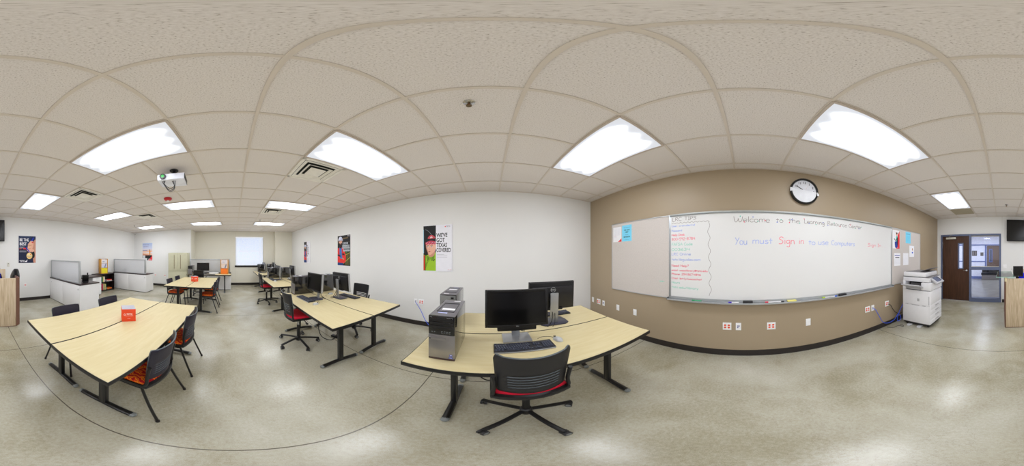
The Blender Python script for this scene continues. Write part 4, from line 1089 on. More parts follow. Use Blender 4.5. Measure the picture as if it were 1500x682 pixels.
# tv
t = thing('television', 'black wall-mounted television above the reception desk', 'television', (0, 0, 0))
b = MB(); b.box(-0.835, -0.148, -5.095, -5.06, 1.965, 2.655, BLACK, 0.006); b.build('tv_housing', t)
b = MB(); b.box(-0.818, -0.165, -5.0605, -5.057, 1.985, 2.64, SCREEN); b.build('tv_screen', t, smooth=False)
b = MB(); b.box(-0.6, -0.38, -5.168, -5.095, 2.2, 2.45, BLACKM, 0.003); b.build('wall_mount', t)

# ------------------------------------------------------------ copier
t = thing('photocopier', 'white floor-standing photocopier in the corner beside the walnut door', 'photocopier', (0, 0, 0))
PW = mat('copier_white', (226, 226, 230), 0.4, var=0.015); PG = mat('copier_grey', (112, 110, 112), 0.4); PD = mat('copier_dark', (36, 36, 38), 0.5); PM = mat('copier_mid_grey', (176, 176, 180), 0.4)
x0, x1, y0, y1 = 1.335, 1.975, -3.42, -2.835
b = MB(); b.box(x0, x1, y0, y1, 0.085, 0.805, PW, 0.012); b.box(x0+0.02, x1-0.02, y0+0.02, y1-0.02, 0.045, 0.085, PD); b.build('copier_body', t)
b = MB(); b.box(x0+0.006, x1-0.1, y1-0.002, y1+0.003, 0.5, 0.503, PM); b.box(x0+0.24, x0+0.29, y1, y1+0.003, 0.58, 0.64, PM); b.box(x0+0.02, x0+0.035, y1, y1+0.003, 0.52, 0.70, PM)
for a0, a1 in ((0.1, 0.17), (0.24, 0.42), (0.5, 0.57)): b.box(x0+a0, x0+a1, y1, y1+0.003, 0.485, 0.497, PM)
b.box(x0+0.03, x1-0.03, y1-0.001, y1+0.003, 0.10, 0.47, PW, 0.002)
b.build('side_cover', t)
for k in range(4):
    z0 = 0.10+k*0.105
    b = MB(); b.box(x0-0.008, x0+0.004, y0+0.012, y1-0.012, z0, z0+0.098, PW, 0.003); d_ = b.build('paper_drawer', t)
    b = MB(); b.box(x0-0.018, x0-0.006, y0+0.2, y0+0.36, z0+0.045, z0+0.07, PM, 0.004); b.build('drawer_handle', d_)
b = MB(); b.box(x0-0.008, x0+0.004, y0+0.012, y1-0.012, 0.53, 0.79, PW, 0.003); b.build('front_door', t)
b = MB(); b.box(x0-0.012, x0+0.20, y0, y1+0.004, 0.818, 0.975, PW, 0.01); b.box(x1-0.07, x1, y0, y1, 0.80, 1.0, PW, 0.008); b.box(x0+0.02, x1-0.02, y0, y1-0.03, 0.80, 0.822, PD); b.box(x0+0.19, x1-0.06, y0, y1-0.16, 0.82, 0.99, PD); b.box(x0+0.19, x1-0.06, y0, y1-0.01, 0.82, 0.885, PM, 0.004); b.box(x0+0.25, x1-0.12, y1-0.2, y1-0.12, 0.885, 0.93, PG, 0.004); b.build('output_bay', t)
b = MB(); b.prism([(0, 0), (0.42, 0), (0.42, 0.02), (0, 0.02)], 0, 0.24, PM, M=Matrix.Translation((x0+0.15, y1+0.17, 0.93)) @ Matrix.Rotation(radians(112), 4, 'X')); b.build('output_tray', t)
b = MB(); b.box(x0+0.02, x1-0.01, y0, y1, 0.985, 1.075, PW, 0.012); b.box(x0+0.015, x1-0.005, y0-0.002, y1+0.002, 1.075, 1.083, PG); b.build('scanner_unit', t)
b = MB(); b.box(x0+0.1, x1-0.02, y0+0.01, y1+0.0, 1.083, 1.175, PW, 0.016); b.box(x0+0.16, x1-0.08, y1-0.001, y1+0.003, 1.10, 1.15, PW, 0.003); b.build('document_feeder', t)
b = MB(); b.box(x0+0.12, x1-0.06, y0+0.04, y1-0.03, 1.175, 1.182, PG, 0.003); b.box(-0.13, 0.13, -0.2, 0.2, 0, 0.008, PG, 0.003, M=Matrix.Translation((x0+0.17, (y0+y1)/2-0.02, 1.215)) @ Matrix.Rotation(radians(18), 4, 'Y')); b.build('feeder_tray', t)
b = MB(); Mp = Matrix.Translation((x0-0.03, y1-0.26, 1.01)) @ Matrix.Rotation(radians(-32), 4, 'Y'); b.box(-0.10, 0.10, -0.19, 0.19, -0.02, 0.02, PM, 0.01, M=Mp); b.box(-0.065, 0.075, -0.13, 0.13, 0.0195, 0.0225, mat('copier_panel_screen', (88, 94, 116), 0.25), 0.001, M=Mp); b.build('control_panel', t)
for xx in (1.57, 1.80):
    b = MB(); b.prism([(-0.045, -0.06), (0.045, -0.06), (0.05, 0.03), (0.03, 0.065), (-0.03, 0.065), (-0.05, 0.03)], 0.0, 0.028, mat('stabiliser_foot', (206, 208, 212), 0.4), M=Matrix.Translation((xx, y1-0.0, 0)), bev=0.008); b.build('stabiliser_foot', t)
for xx in (x0+0.07, x1-0.07):
    for yy in (y0+0.07, y1-0.07): b = MB(); b.cyl((xx-0.015, yy, 0.024), (xx+0.015, yy, 0.024), 0.024, BLACK); b.build('castor', t)

# ------------------------------------------------------------ projector
t = thing('projector', 'white ceiling projector with cables looping beneath it', 'projector', (-2.066, -0.816, ZC), radians(9))
PWH = mat('projector_white', (214, 216, 226), 0.4); 
b = MB(); b.box(-0.13, 0.13, -0.18, 0.18, -0.215, -0.115, PWH, 0.012)
b.box(-0.128, 0.128, 0.178, 0.183, -0.205, -0.125, BLACK, 0.002)
b.build('projector_body', t)
b = MB(); b.cyl((0.125, -0.10, -0.162), (0.15, -0.10, -0.162), 0.042, BLACK, 24); b.cyl((0.15, -0.10, -0.162), (0.153, -0.10, -0.162), 0.032, mat('lens_ring', (60, 66, 62), 0.2), 24); b.cyl((0.153, -0.10, -0.162), (0.156, -0.10, -0.162), 0.022, mat('lens_glass', (70, 180, 90), 0.05, coat=1), 24); b.build('lens', t)
b = MB(); b.cyl((0, 0.02, -0.115), (0, 0.02, 0.0), 0.022, BLACK); b.lathe([(0.05, -0.02), (0.06, -0.012), (0.06, 0.0)], BLACK, c=(0, 0.02, 0)); b.box(-0.07, 0.07, -0.05, 0.09, -0.12, -0.112, BLACK, 0.002)
for q in (-0.1, 0.13): b.tube([(0, 0.02, -0.1), (0.0, q, -0.113)], 0.006, BLACK)
b.build('ceiling_mount', t)
b = MB()
for dx_, r in ((0.0, 0.055), (0.02, 0.075), (-0.02, 0.09)):
    b.tube([(0.09+dx_*0.2, -0.10-0.0+dx_, -0.214), (0.09, -0.07-r*0.3, -0.27), (0.08, -0.02, -0.25-r*1.5), (0.08, 0.02+r*0.3, -0.27-r*0.7), (0.07, 0.03+dx_, -0.214)], 0.005, BLKC, 6, sub=5)
b.build('cable_loops', t)

# ------------------------------------------------------------ wall plates
REDP = mat('red_socket', (232, 78, 40), 0.4); PLT = mat('wall_plate', (236, 236, 238), 0.35); NAVS = mat('navy_jack', (40, 44, 130), 0.4)
def plate(side, p, kind, label):
    t = thing('wall_outlet' if kind in ('quad', 'duo') else ('data_outlet' if kind == 'data' else 'blank_wall_plate'), label, 'outlet', group='wall plates')
    t.matrix_world = WM(side, p); w_ = {'quad': 0.058, 'duo': 0.04, 'data': 0.036, 'blank': 0.036, 'wide': 0.05}[kind]
    b = MB(); b.box(-w_, w_, -0.058, 0.058, 0, 0.006, PLT, 0.002); b.build('cover_plate', t)
    if kind in ('quad', 'duo'):
        for i in ((-0.026, 0.024) if kind == 'quad' else (-0.016, 0.016)):
            for j in (-0.018, 0.018):
                b = MB(); pr = [(i+0.0165*cos(a)*(1 if kind == 'quad' else 0.75), j+0.0135*sin(a)) for a in [2*pi*k/16 for k in range(16)]]
                b.prism(pr, 0.005, 0.0085, REDP); b.box(i-0.006, i-0.004, j-0.002, j+0.006, 0.0085, 0.0088, BLACK); b.box(i+0.004, i+0.006, j-0.002, j+0.006, 0.0085, 0.0088, BLACK); b.build('socket', t)
    elif kind == 'data':
        b = MB(); b.box(-0.016, -0.001, 0.004, 0.018, 0.006, 0.008, NAVS); b.box(0.001, 0.016, 0.004, 0.018, 0.006, 0.008, NAVS); b.build('jack', t)
        b = MB(); b.box(-0.016, -0.001, -0.022, -0.006, 0.006, 0.008, NAVS); b.build('jack', t)
    else:
        b = MB(); b.box(-0.017, 0.017, -0.034, 0.034, 0.006, 0.0085, PLT, 0.001); b.build('insert', t)
    return t
ez = 0.508
for y, k, lb in ((2.945, 'blank', 'blank white wall plate at the corner end of the tan wall'), (2.738, 'quad', 'four-socket red outlet nearest the room corner on the tan wall'),
    (2.576, 'data', 'white data plate right of the corner red outlet on the tan wall'), (2.159, 'blank', 'blank white plate below the left edge of the tack board'),
    (1.748, 'blank', 'blank white plate below the middle of the left tack board'), (0.251, 'quad', 'red four-socket outlet below the whiteboard with a data plate at its right'),
    (0.099, 'data', 'data plate with navy jacks below the whiteboard'), (-0.339, 'quad', 'red four-socket outlet alone in the middle below the whiteboard'),
    (-0.867, 'blank', 'plain white plate below the whiteboard, to the right of the lone red outlet'), (-1.995, 'quad', 'red outlet just left of the plate with the blue cable'),
    (-2.126, 'data', 'white data plate with a blue cable plugged in'), (-2.533, 'quad', 'red outlet with a black cord plugged in, left of the photocopier')):
    plate('E', (XE-0.0003, y, ez), k, lb)
plate('N', (-1.488, YN-0.0003, 0.54), 'data', 'data plate with a blue cable on the white wall below the poster')
plate('N', (-1.364, YN-0.0003, 0.54), 'quad', 'red four-socket outlet on the white wall below the poster')
plate('S', (-1.544, YS+0.0003, 0.54), 'duo', 'red outlet on the white wall beside the reception desk')
plate('W', (-7.3997, -3.866, 0.535), 'duo', 'far red outlet, the one nearer the storage unit')
plate('W', (-7.3997, -3.33, 0.535), 'duo', 'far red outlet, the one nearer the beige cabinet')
t = thing('light_switch', 'white double light switch between the door glass and the reception desk', 'switch'); t.matrix_world = WM('S', (-0.10, YS+0.0003, 1.18))
b = MB(); b.box(-0.058, 0.058, -0.058, 0.058, 0, 0.006, PLT, 0.002); b.build('cover_plate', t)
for q in (-0.023, 0.023):
    b = MB(); b.box(q-0.006, q+0.006, -0.012, 0.012, 0.006, 0.014, PLT, 0.001); b.build('toggle', t)
t = thing('thermostat', 'small upright thermostat on the wall left of the medal poster', 'thermostat'); t.matrix_world = WM('S', (-0.975, YS+0.0003, 1.225))
b = MB(); b.box(-0.036, 0.036, -0.065, 0.065, 0, 0.025, mat('thermostat_grey', (208, 206, 196), 0.4), 0.006); b.build('mounting_case', t)
b = MB(); b.box(-0.014, 0.014, 0.025, 0.045, 0.025, 0.027, mat('thermostat_screen', (40, 56, 40), 0.2)); b.build('display', t)

# ------------------------------------------------------------ loose cables
def cable(name, label, pts, r, m, n=6):
    b = MB(); b.tube(pts, r, m, 6, sub=n); o = b.build(name); tag(o, label, 'cable'); return o
cable('network_cable', 'blue cable hanging from the white wall plate towards the nearest tables', [(-1.48, YN-0.012, 0.52), (-1.44, YN-0.05, 0.50), (-1.3, 2.87, 0.42), (-1.05, 2.55, 0.33), (-0.8, 2.28, 0.32), (-0.62, 2.02, 0.5), (-0.55, 1.86, 0.60)], 0.006, BLUEC)
cable('network_cable', 'blue cable from the tan wall plate coiling to the back of the photocopier', [(2.145, -2.13, 0.50), (2.12, -2.17, 0.46), (2.10, -2.24, 0.32), (2.09, -2.34, 0.16), (2.08, -2.48, 0.10), (2.06, -2.66, 0.13), (2.03, -2.76, 0.25), (2.0, -2.80, 0.12), (2.04, -2.74, 0.07), (2.07, -2.80, 0.2), (2.05, -2.95, 0.42)], 0.007, BLUEC)
cable('power_cable', 'black cord from the tan wall outlet to the photocopier', [(2.145, -2.56, 0.49), (2.135, -2.62, 0.46), (2.13, -2.70, 0.34), (2.13, -2.80, 0.24), (2.12, -2.90, 0.18), (2.11, -3.0, 0.2)], 0.006, BLKC)
cable('power_cable', 'thin black cord lying on the floor beside the photocopier', [(2.09, -2.45, 0.006), (1.98, -2.52, 0.006), (1.96, -2.66, 0.006), (1.86, -2.68, 0.006), (1.88, -2.72, 0.006), (1.97, -2.74, 0.006)], 0.0045, BLKC)
cable('power_cable', 'black cord sagging under the nearest table beside its left leg', [(-0.12, 1.28, 0.60), (-0.10, 1.25, 0.42), (0.0, 1.2, 0.36), (0.14, 1.25, 0.46), (0.3, 1.4, 0.62)], 0.006, BLKC)
cable('power_cable', 'tangled cords drooping beneath the middle computer tables', [(-2.62, 1.5, 0.66), (-2.55, 1.45, 0.2), (-2.4, 1.42, 0.03), (-2.2, 1.45, 0.02), (-2.1, 1.5, 0.1), (-2.0, 1.55, 0.4), (-1.9, 1.5, 0.66)], 0.007, BLKC)
cable('power_cable', 'tangled cords drooping beneath the third computer tables back', [(-5.1, 1.5, 0.66), (-5.0, 1.45, 0.2), (-4.85, 1.42, 0.03), (-4.65, 1.45, 0.02), (-4.5, 1.55, 0.4), (-4.45, 1.5, 0.66)], 0.008, mat('grey_cable', (150, 150, 150), 0.5))
t = thing('power_adapter', 'black power brick on the floor beneath the middle computer tables', 'adapter', (-2.25, 1.62, 0.0), 0.3)
b = MB(); b.box(-0.08, 0.08, -0.035, 0.035, 0, 0.035, BLACK, 0.006); b.build('brick', t)
# ------------------------------------------------------------ stroke handwriting
G_ = {  # glyph: (advance, strokes) ; baseline 0, x-height 4, cap 7
'a': (4.4, ['3.4,3.2 2,4 .5,3 .4,1 1.8,0 3.2,1.2 3.4,3.6', '3.4,3.6 3.5,1 4,.1']), 'b': (4.2, ['.5,7 .5,0', '.5,2.6 2,4 3.5,3 3.5,1 2,0 .5,.8']),
'c': (3.9, ['3.4,3.3 2,4 .5,3 .4,1 1.8,0 3.4,.6']), 'd': (4.4, ['3.4,3 2,4 .5,3 .4,1 1.8,0 3.4,1', '3.4,7 3.4,0']),
'e': (4.1, ['.5,2.1 3.4,2.3 3,3.7 1.8,4 .5,3 .4,1 1.8,0 3.5,.6']), 'f': (3.2, ['3,6.6 2,7 1.2,6 1.2,0', '.2,3.8 2.6,3.8']),
'g': (4.2, ['3.3,3.2 2,4 .5,3 .5,1.3 1.8,.6 3.3,1.6', '3.4,3.9 3.4,-1.5 2.2,-2.8 .6,-2.2']), 'h': (4.2, ['.5,7 .5,0', '.5,2.6 1.8,4 3.2,3.4 3.4,0']),
'i': (1.8, ['.8,4 .8,0', '.7,5.6 .9,5.8']), 'j': (2, ['1.2,4 1.2,-2 .2,-2.6']), 'k': (3.8, ['.5,7 .5,0', '3,4 .6,1.8 3.2,0']), 'l': (1.7, ['.8,7 .8,0']),
'm': (6, ['.5,4 .5,0', '.5,2.6 1.6,4 2.7,3.4 2.9,0', '2.9,2.6 4.1,4 5.2,3.4 5.4,0']), 'n': (4.2, ['.5,4 .5,0', '.5,2.6 1.8,4 3.1,3.4 3.4,0']),
'o': (4.2, ['2,4 .5,3.2 .4,1 1.8,0 3.4,.9 3.4,3 2,4']), 'p': (4.2, ['.5,4 .5,-2.6', '.5,2.6 2,4 3.5,3 3.5,1 2,0 .5,.8']), 'q': (4.2, ['3.4,3 2,4 .5,3 .5,1 2,0 3.4,1', '3.4,4 3.4,-2.6']),
'r': (3.2, ['.5,4 .5,0', '.5,2.4 1.5,3.8 2.8,3.8']), 's': (3.6, ['3,3.4 1.8,4 .6,3.2 1.4,2.2 2.8,1.6 2.8,.5 1.6,0 .3,.5']), 't': (3.4, ['1.5,6 1.5,0 ', '.1,3.9 3,3.9']),
'u': (4.2, ['.5,4 .5,1 1.6,0 3.2,1 3.4,4', '3.4,4 3.5,0']), 'v': (3.8, ['.3,4 1.8,0 3.3,4']), 'w': (5.4, ['.3,4 1.4,0 2.6,3.4 3.8,0 5,4']), 'x': (3.6, ['.3,4 3.2,0', '3.2,4 .3,0']), 'y': (4, ['.4,4 1.9,.8', '3.4,4 1,-2.6']), 'z': (3.6, ['.4,4 3.1,4 .3,0 3.2,0']),
'W': (8.2, ['.2,7 .9,1.4 2.2,0 3.6,2 4,4.6', '4,4.6 4.6,1 5.8,0 7.2,2 7.9,6.8']), 'Y': (5, ['.4,7 2.2,3.8', '4.6,7 .8,0']), 'S': (5, ['4.4,6 3,7 1.2,6.4 .9,4.8 3,3.8 4,2.2 3,.4 1.4,.1 .2,.3']), 'C': (4.8, ['4.2,5.6 3,7 1,5.8 .4,3 1.6,.4 4.2,.4']),
'L': (4, ['.6,7 .5,0 3.6,0']), 'R': (4.8, ['.6,0 .6,7', '.6,6.8 3.4,6.6 3.6,4.6 .7,3.6', '1.6,3.6 4.4,0']), 'T': (4.8, ['.2,6.9 4.6,6.9', '2.4,6.9 2.3,0']), 'I': (3.2, ['1.6,7 1.6,0', '.3,7 2.9,7', '.3,0 2.9,0']), 'P': (4.6, ['.6,0 .6,7', '.6,6.8 3.8,6.4 3.8,4 .7,3.2']),
'H': (5, ['.6,7 .6,0', '4.2,7 4.2,0', '.6,3.6 4.2,3.6']), 'D': (5, ['.6,7 .6,0', '.6,7 3.6,6 4.2,3.4 3.2,.8 .6,0']), 'F': (4.2, ['.6,7 .6,0', '.6,7 3.8,7', '.6,3.8 3,3.8']), 'A': (5, ['.3,0 2.4,7 4.5,0', '1.2,2.4 3.7,2.4']), 'O': (5.4, ['2.6,7 .6,5.6 .4,2 2.4,0 4.6,1.4 4.8,5 2.6,7']),
'N': (5.2, ['.6,0 .6,7 4.2,0 4.2,7']), 'E': (4.4, ['3.8,7 .6,7 .6,0 3.9,0', '.6,3.6 3,3.6']), 'U': (5, ['.6,7 .6,1.4 2.2,0 4,1.4 4.2,7']), 'V': (5, ['.4,7 2.4,0 4.4,7']), 'Q': (5.4, ['2.6,7 .6,5.6 .4,2 2.4,0 4.6,1.4 4.8,5 2.6,7', '3.2,1.6 5,-.4']),
'0': (4.4, ['2,7 .4,5 .4,2 2,0 3.7,2 3.7,5 2,7']), '1': (2.6, ['.6,5.8 1.6,7 1.6,0']), '2': (4.4, ['.4,5.8 2,7 3.6,5.6 3,3.6 .3,0 3.9,0']), '3': (4.2, ['.4,6.4 2,7 3.4,5.6 1.6,3.8 3.6,2.4 2.6,.2 .3,.5']), '4': (4.6, ['.8,7 .5,3.2 4,3.2', '3.2,7 3.2,0']), '5': (4.2, ['3.6,7 .8,7 .7,4.2 2.6,4.4 3.6,2.4 2.4,0 .4,.4']),
'6': (4.2, ['3,7 .8,4 .5,1.4 2,0 3.5,1.4 2.6,3.4 .8,2.6']), '7': (4, ['.3,7 3.7,7 1.4,0']), '8': (4.4, ['2.2,3.8 .6,5.2 1.6,7 3.4,6 2.2,3.8 .5,1.8 2,0 3.7,1.6 2.2,3.8']), '9': (4.2, ['3.3,5.4 1.8,7 .5,5.4 1.8,3.8 3.3,5 3.2,0']),
'-': (3.2, ['.4,3 2.8,3']), '.': (1.6, ['.6,.1 .8,.3']), ':': (1.8, ['.8,.6 .9,.9', '.8,3.2 .9,3.5']), '/': (3.4, ['3,7 .3,0']), '?': (3.8, ['.4,5.8 1.8,7 3.2,5.6 1.8,3.6 1.8,2.2', '1.8,.4 1.9,.6']), '@': (5.4, ['3.4,4 2,4.2 1.6,2.4 3,2 3.6,4 3.8,2.2 4.8,3 4.4,5.6 2.4,6 .6,4 1,1 4,.4']), "'": (1.4, ['.6,7 .5,5.6']), ' ': (2.6, []), '+': (3.6, ['.4,3 3.2,3', '1.8,4.4 1.8,1.6'])}
def hand(a, txt, x, y, h, m, w=0.006, width=None, slope=0.0, jit=0.0):
    """handwriting: cap height h, optional fixed total width"""
    s_ = h/7.0; adv = sum(G_[c][0] for c in txt); sx = s_ if width is None else width/adv
    cx = 0; rnd = random.Random(hash_s(txt))
    for c in txt:
        dy = rnd.uniform(-jit, jit)
        for st in G_[c][1]:
            P = []
            for q in st.split():
                px_, py_ = map(float, q.split(',')); P.append((x+(cx+px_)*sx, y+py_*s_+dy+slope*(cx+px_)*sx))
            a.line(P, w, m, sub=4 if len(P) > 2 else 0)
        cx += G_[c][0]
def hash_s(t): return sum(ord(c)*(i+3) for i, c in enumerate(t))

# ------------------------------------------------------------ whiteboard and tack boards (tan wall); local x = -world y
XF = XE-0.0005
def ey(y): return -y
WB = mat('whiteboard_enamel', (222, 222, 222), 0.22, var=0.01, scale=1.2, spec=0.5)
TACK = mat('grey_tack_fabric', (196, 189, 184), 0.9, var=0.04, scale=60, bump=0.4, bscale=600)
def board(name, label, cat, ya, yb, z0, z1, surf, fw=0.016):
    t = thing(name, label, cat, (XF, 0, 0)); t.matrix_world = WM('E', (XF, 0, 0))
    a0, a1 = -ya, -yb
    b = MB(); b.box(a0+fw, a1-fw, z0+fw, z1-fw, 0.001, 0.014, surf); b.build('board_surface', t, smooth=False)
    b = MB()
    for (p0, p1, q0, q1) in ((a0, a0+fw, z0, z1), (a1-fw, a1, z0, z1), (a0+fw, a1-fw, z0, z0+fw), (a0+fw, a1-fw, z1-fw, z1)): b.box(p0, p1, q0, q1, 0.0, 0.020, ALU, 0.002)
    b.build('board_frame', t); return t
tl = board('tack_board', 'grey fabric tack board with aluminium edge, left of the whiteboard', 'board', 2.312, 1.083, 0.87, 2.115, TACK, 0.012)
tr = board('tack_board', 'grey fabric tack board with pinned papers between the whiteboard and the photocopier', 'board', -2.665, -3.91, 0.885, 2.115, TACK, 0.012)
wb = board('whiteboard', 'wide whiteboard with handwritten welcome message on the tan wall', 'board', 1.080, -2.662, 0.895, 2.115, WB, 0.018)
b = MB(); b.box(-1.079, 2.661, 2.098, 2.121, 0.012, 0.030, mat('map_rail', (176, 178, 176), 0.4, metal=0.3), 0.003); b.box(-1.079, 2.661, 2.092, 2.099, 0.02, 0.032, mat('rail_cork', (128, 136, 140), 0.6)); b.build('map_rail', wb)
b = MB(); b.box(-1.10, 2.665, 0.862, 0.875, 0.022, 0.085, ALU, 0.003); b.box(-1.10, 2.665, 0.862, 0.884, 0.078, 0.086, ALU, 0.003); b.box(-1.10, 2.665, 0.875, 0.9, 0.0205, 0.026, ALU, 0.002); b.build('marker_tray', wb)
for q in (-1.098, 2.655):
    b = MB(); b.box(q, q+0.008, 0.860, 0.90, 0.021, 0.088, GREYCAP, 0.002); b.build('tray_end', wb)
def ink(n, c): return mat(n, c, 0.45, var=0.15, scale=60)
IK, IB, IR, IG = ink('faded_black_marker', (132, 124, 120)), ink('blue_marker', (152, 170, 224)), ink('red_marker', (232, 118, 136)), ink('green_marker', (132, 204, 184))
IBD, IRD, IGD = ink('strong_blue_dot', (50, 90, 190)), ink('strong_red_dot', (224, 60, 96)), ink('strong_green_dot', (40, 176, 150))
def W(y): return -y
Z0 = 0.0146
def script(nm, f):
    a = Art(Z0); a.st = 0.00004; f(a); o = a.build('handwriting', wb); o['label'] = nm
def f1(a):
    kw = dict(w=0.0062, jit=0.003)
    hand(a, 'Welcome', -0.163, 1.958, 0.078, IK, width=0.485, slope=0.0, **kw); hand(a, 'to', 0.40, 1.963, 0.066, IK, width=0.105, **kw)
    hand(a, 'the', 0.57, 1.966, 0.068, IK, width=0.17, **kw); hand(a, 'Learning', 0.80, 1.972, 0.062, IK, width=0.325, **kw)
    hand(a, 'Resource', 1.172, 1.972, 0.066, IK, width=0.36, slope=0.01, **kw); hand(a, 'Center', 1.565, 1.974, 0.062, IK, width=0.28, **kw)
    for y, z, m in ((0.075, 2.040, IGD), (0.022, 1.960, IRD), (-0.093, 2.028, IBD), (-0.158, 1.970, IGD), (-0.253, 1.985, IRD), (-0.415, 1.965, IBD), (-0.47, 2.00, IGD), (-0.586, 1.967, IRD), (-0.622, 2.01, IBD), (-0.735, 1.969, IGD),
                    (-0.80, 2.036, IRD), (-0.875, 1.975, IBD), (-0.983, 1.966, IGD), (-1.10, 2.005, IBD), (-1.18, 1.972, IBD), (-1.29, 2.02, IGD), (-1.40, 1.972, IRD), (-1.60, 2.02, IRD), (-1.70, 1.972, IGD), (-1.78, 1.974, IBD), (-1.835, 2.01, IGD)):
        a.ell(-y, z, 0.0078, 0.0078, m, 12)
script('black marker line with coloured dots', f1)
def f2(a):
    hand(a, 'You', -0.145, 1.655, 0.095, IB, width=0.165, w=0.008); hand(a, 'must', 0.083, 1.668, 0.085, IB, width=0.275, w=0.008)
    hand(a, 'to', 0.866, 1.668, 0.074, IB, width=0.112, w=0.008); hand(a, 'use', 1.016, 1.672, 0.080, IB, width=0.178, w=0.008); hand(a, 'Computers', 1.239, 1.672, 0.072, IB, width=0.455, w=0.0075)
script('blue marker line', f2)
def f3(a):
    hand(a, 'Sign', 0.435, 1.668, 0.095, IR, width=0.232, w=0.009); hand(a, 'in', 0.72, 1.674, 0.085, IR, width=0.085, w=0.008)
    hand(a, 'Sign In', 1.985, 1.680, 0.054, IR, width=0.36, w=0.007)
    for q in range(3): a.ell(2.38+q*0.05, 1.682, 0.004, 0.004, IR, 8)
script('red marker words', f3)
def f4(a):
    hand(a, 'LRC', -1.040, 2.016, 0.055, IK, width=0.15, w=0.0065); hand(a, 'TIPS', -0.85, 2.020, 0.048, IK, width=0.18, w=0.0065)
    P = []; k = 0; x = -1.05
    while x < -0.50: P.append((x, 1.985+0.007*(1 if k % 2 else -1))); x += 0.028; k += 1
    z = 1.97
    P += [(-0.49, 1.975)]; k = 0
    while z > 0.93: P.append((-0.49+0.016*sin(k*1.25)+0.015*sin(z*2), z)); z -= 0.035; k += 1
    a.line(P, 0.005, IK, sub=3)
script('wavy black border and heading', f4)
def f5(a):
    for z, t_, h, wd in ((1.932, 'User: a+studentid', 0.024, 0.36), (1.862, 'Password:', 0.024, 0.175), (1.515, 'LRC Online', 0.036, 0.30), (1.440, 'tstc.libguides.com', 0.034, 0.44)):
        hand(a, t_, -1.052, z, h, IB, width=wd, w=0.0055)
script('blue list lines', f5)
def f6(a):
    for z, t_, h, wd in ((1.797, 'Help Desk:', 0.030, 0.22), (1.732, '800-592-8784', 0.036, 0.365), (1.350, 'Need Help?', 0.032, 0.27), (1.288, 'email: wacolibrary@tstc.edu', 0.026, 0.54), (1.232, 'Phone: 254.867.4846', 0.026, 0.445), (1.170, 'Chat: bit.ly/wacochat', 0.026, 0.46)):
        hand(a, t_, -1.052, z, h, IR, width=wd, w=0.0055)
script('red list lines', f6)
def f7(a):
    for z, t_, h, wd in ((1.655, 'FAFSA Code', 0.038, 0.325), (1.582, '003634', 0.036, 0.29), (1.106, 'Hours:', 0.028, 0.145), (1.036, 'tstc.edu/library', 0.032, 0.41)):
        hand(a, t_, -1.052, z, h, IG, width=wd, w=0.0055)
script('green list lines', f7)
a = Art(0.0146); hand(a, 'open', -1.26, 1.115, 0.022, IG, width=0.09, w=0.005); o = a.build('green_scribble', tl)

# things on the tray
TZ = 0.8765; TX = XE-0.053
def marker(y, cap, body, label, capleft=True):
    t = thing('marker', label, 'marker', (TX, y, TZ+0.0095), 0, 'dry-erase markers on the tray'); q = 1 if capleft else -1
    b = MB(); b.cyl((0, -0.065, 0), (0, 0.065, 0), 0.009, body, 14); b.build('barrel', t)
    b = MB(); b.cyl((0, q*0.03, 0), (0, q*0.072, 0), 0.0096, cap, 14); b.build('cap', t); return t
MW = mat('marker_white_barrel', (236, 236, 238), 0.35)
marker(0.655, mat('marker_green', (20, 160, 90), 0.35), mat('marker_green_label', (70, 176, 126), 0.4), 'green marker on the tray near its left end')
marker(0.155, mat('marker_purple', (70, 50, 200), 0.35), MW, 'white marker with a violet cap left of the black eraser')
marker(-0.32, mat('marker_red', (220, 60, 80), 0.35), MW, 'white marker with a red cap in the middle of the tray')
marker(-0.43, BLACK, MW, 'white marker with a black cap beside the yellow notepad', False)
marker(-1.14, mat('marker_lime', (190, 226, 50), 0.35), MW, 'white marker with a lime cap right of the yellow notepad')
marker(-1.245, mat('marker_blue', (30, 100, 220), 0.35), MW, 'blue-capped marker next to the lime one', False)
for y, lb in ((-0.024, 'black felt eraser standing in the middle of the tray'), (-1.42, 'black felt eraser at the right part of the tray')):
    t = thing('whiteboard_eraser', lb, 'eraser', (TX, y, TZ), 0, 'whiteboard erasers')
    b = MB(); b.box(-0.021, 0.024, -0.064, 0.064, 0.012, 0.034, DKGREY, 0.005); b.build('eraser_grip', t)
    b = MB(); b.box(-0.023, 0.023, -0.063, 0.063, 0.0, 0.013, BLACK, 0.001); b.build('felt_pad', t)
t = thing('notepad', 'yellow notepad lying on the whiteboard tray', 'notepad', (TX, -0.61, TZ)); b = MB(); b.box(-0.024, 0.024, -0.06, 0.06, 0, 0.022, mat('yellow_pad', (226, 216, 120), 0.6), 0.001); b.build('pad_sheets', t)

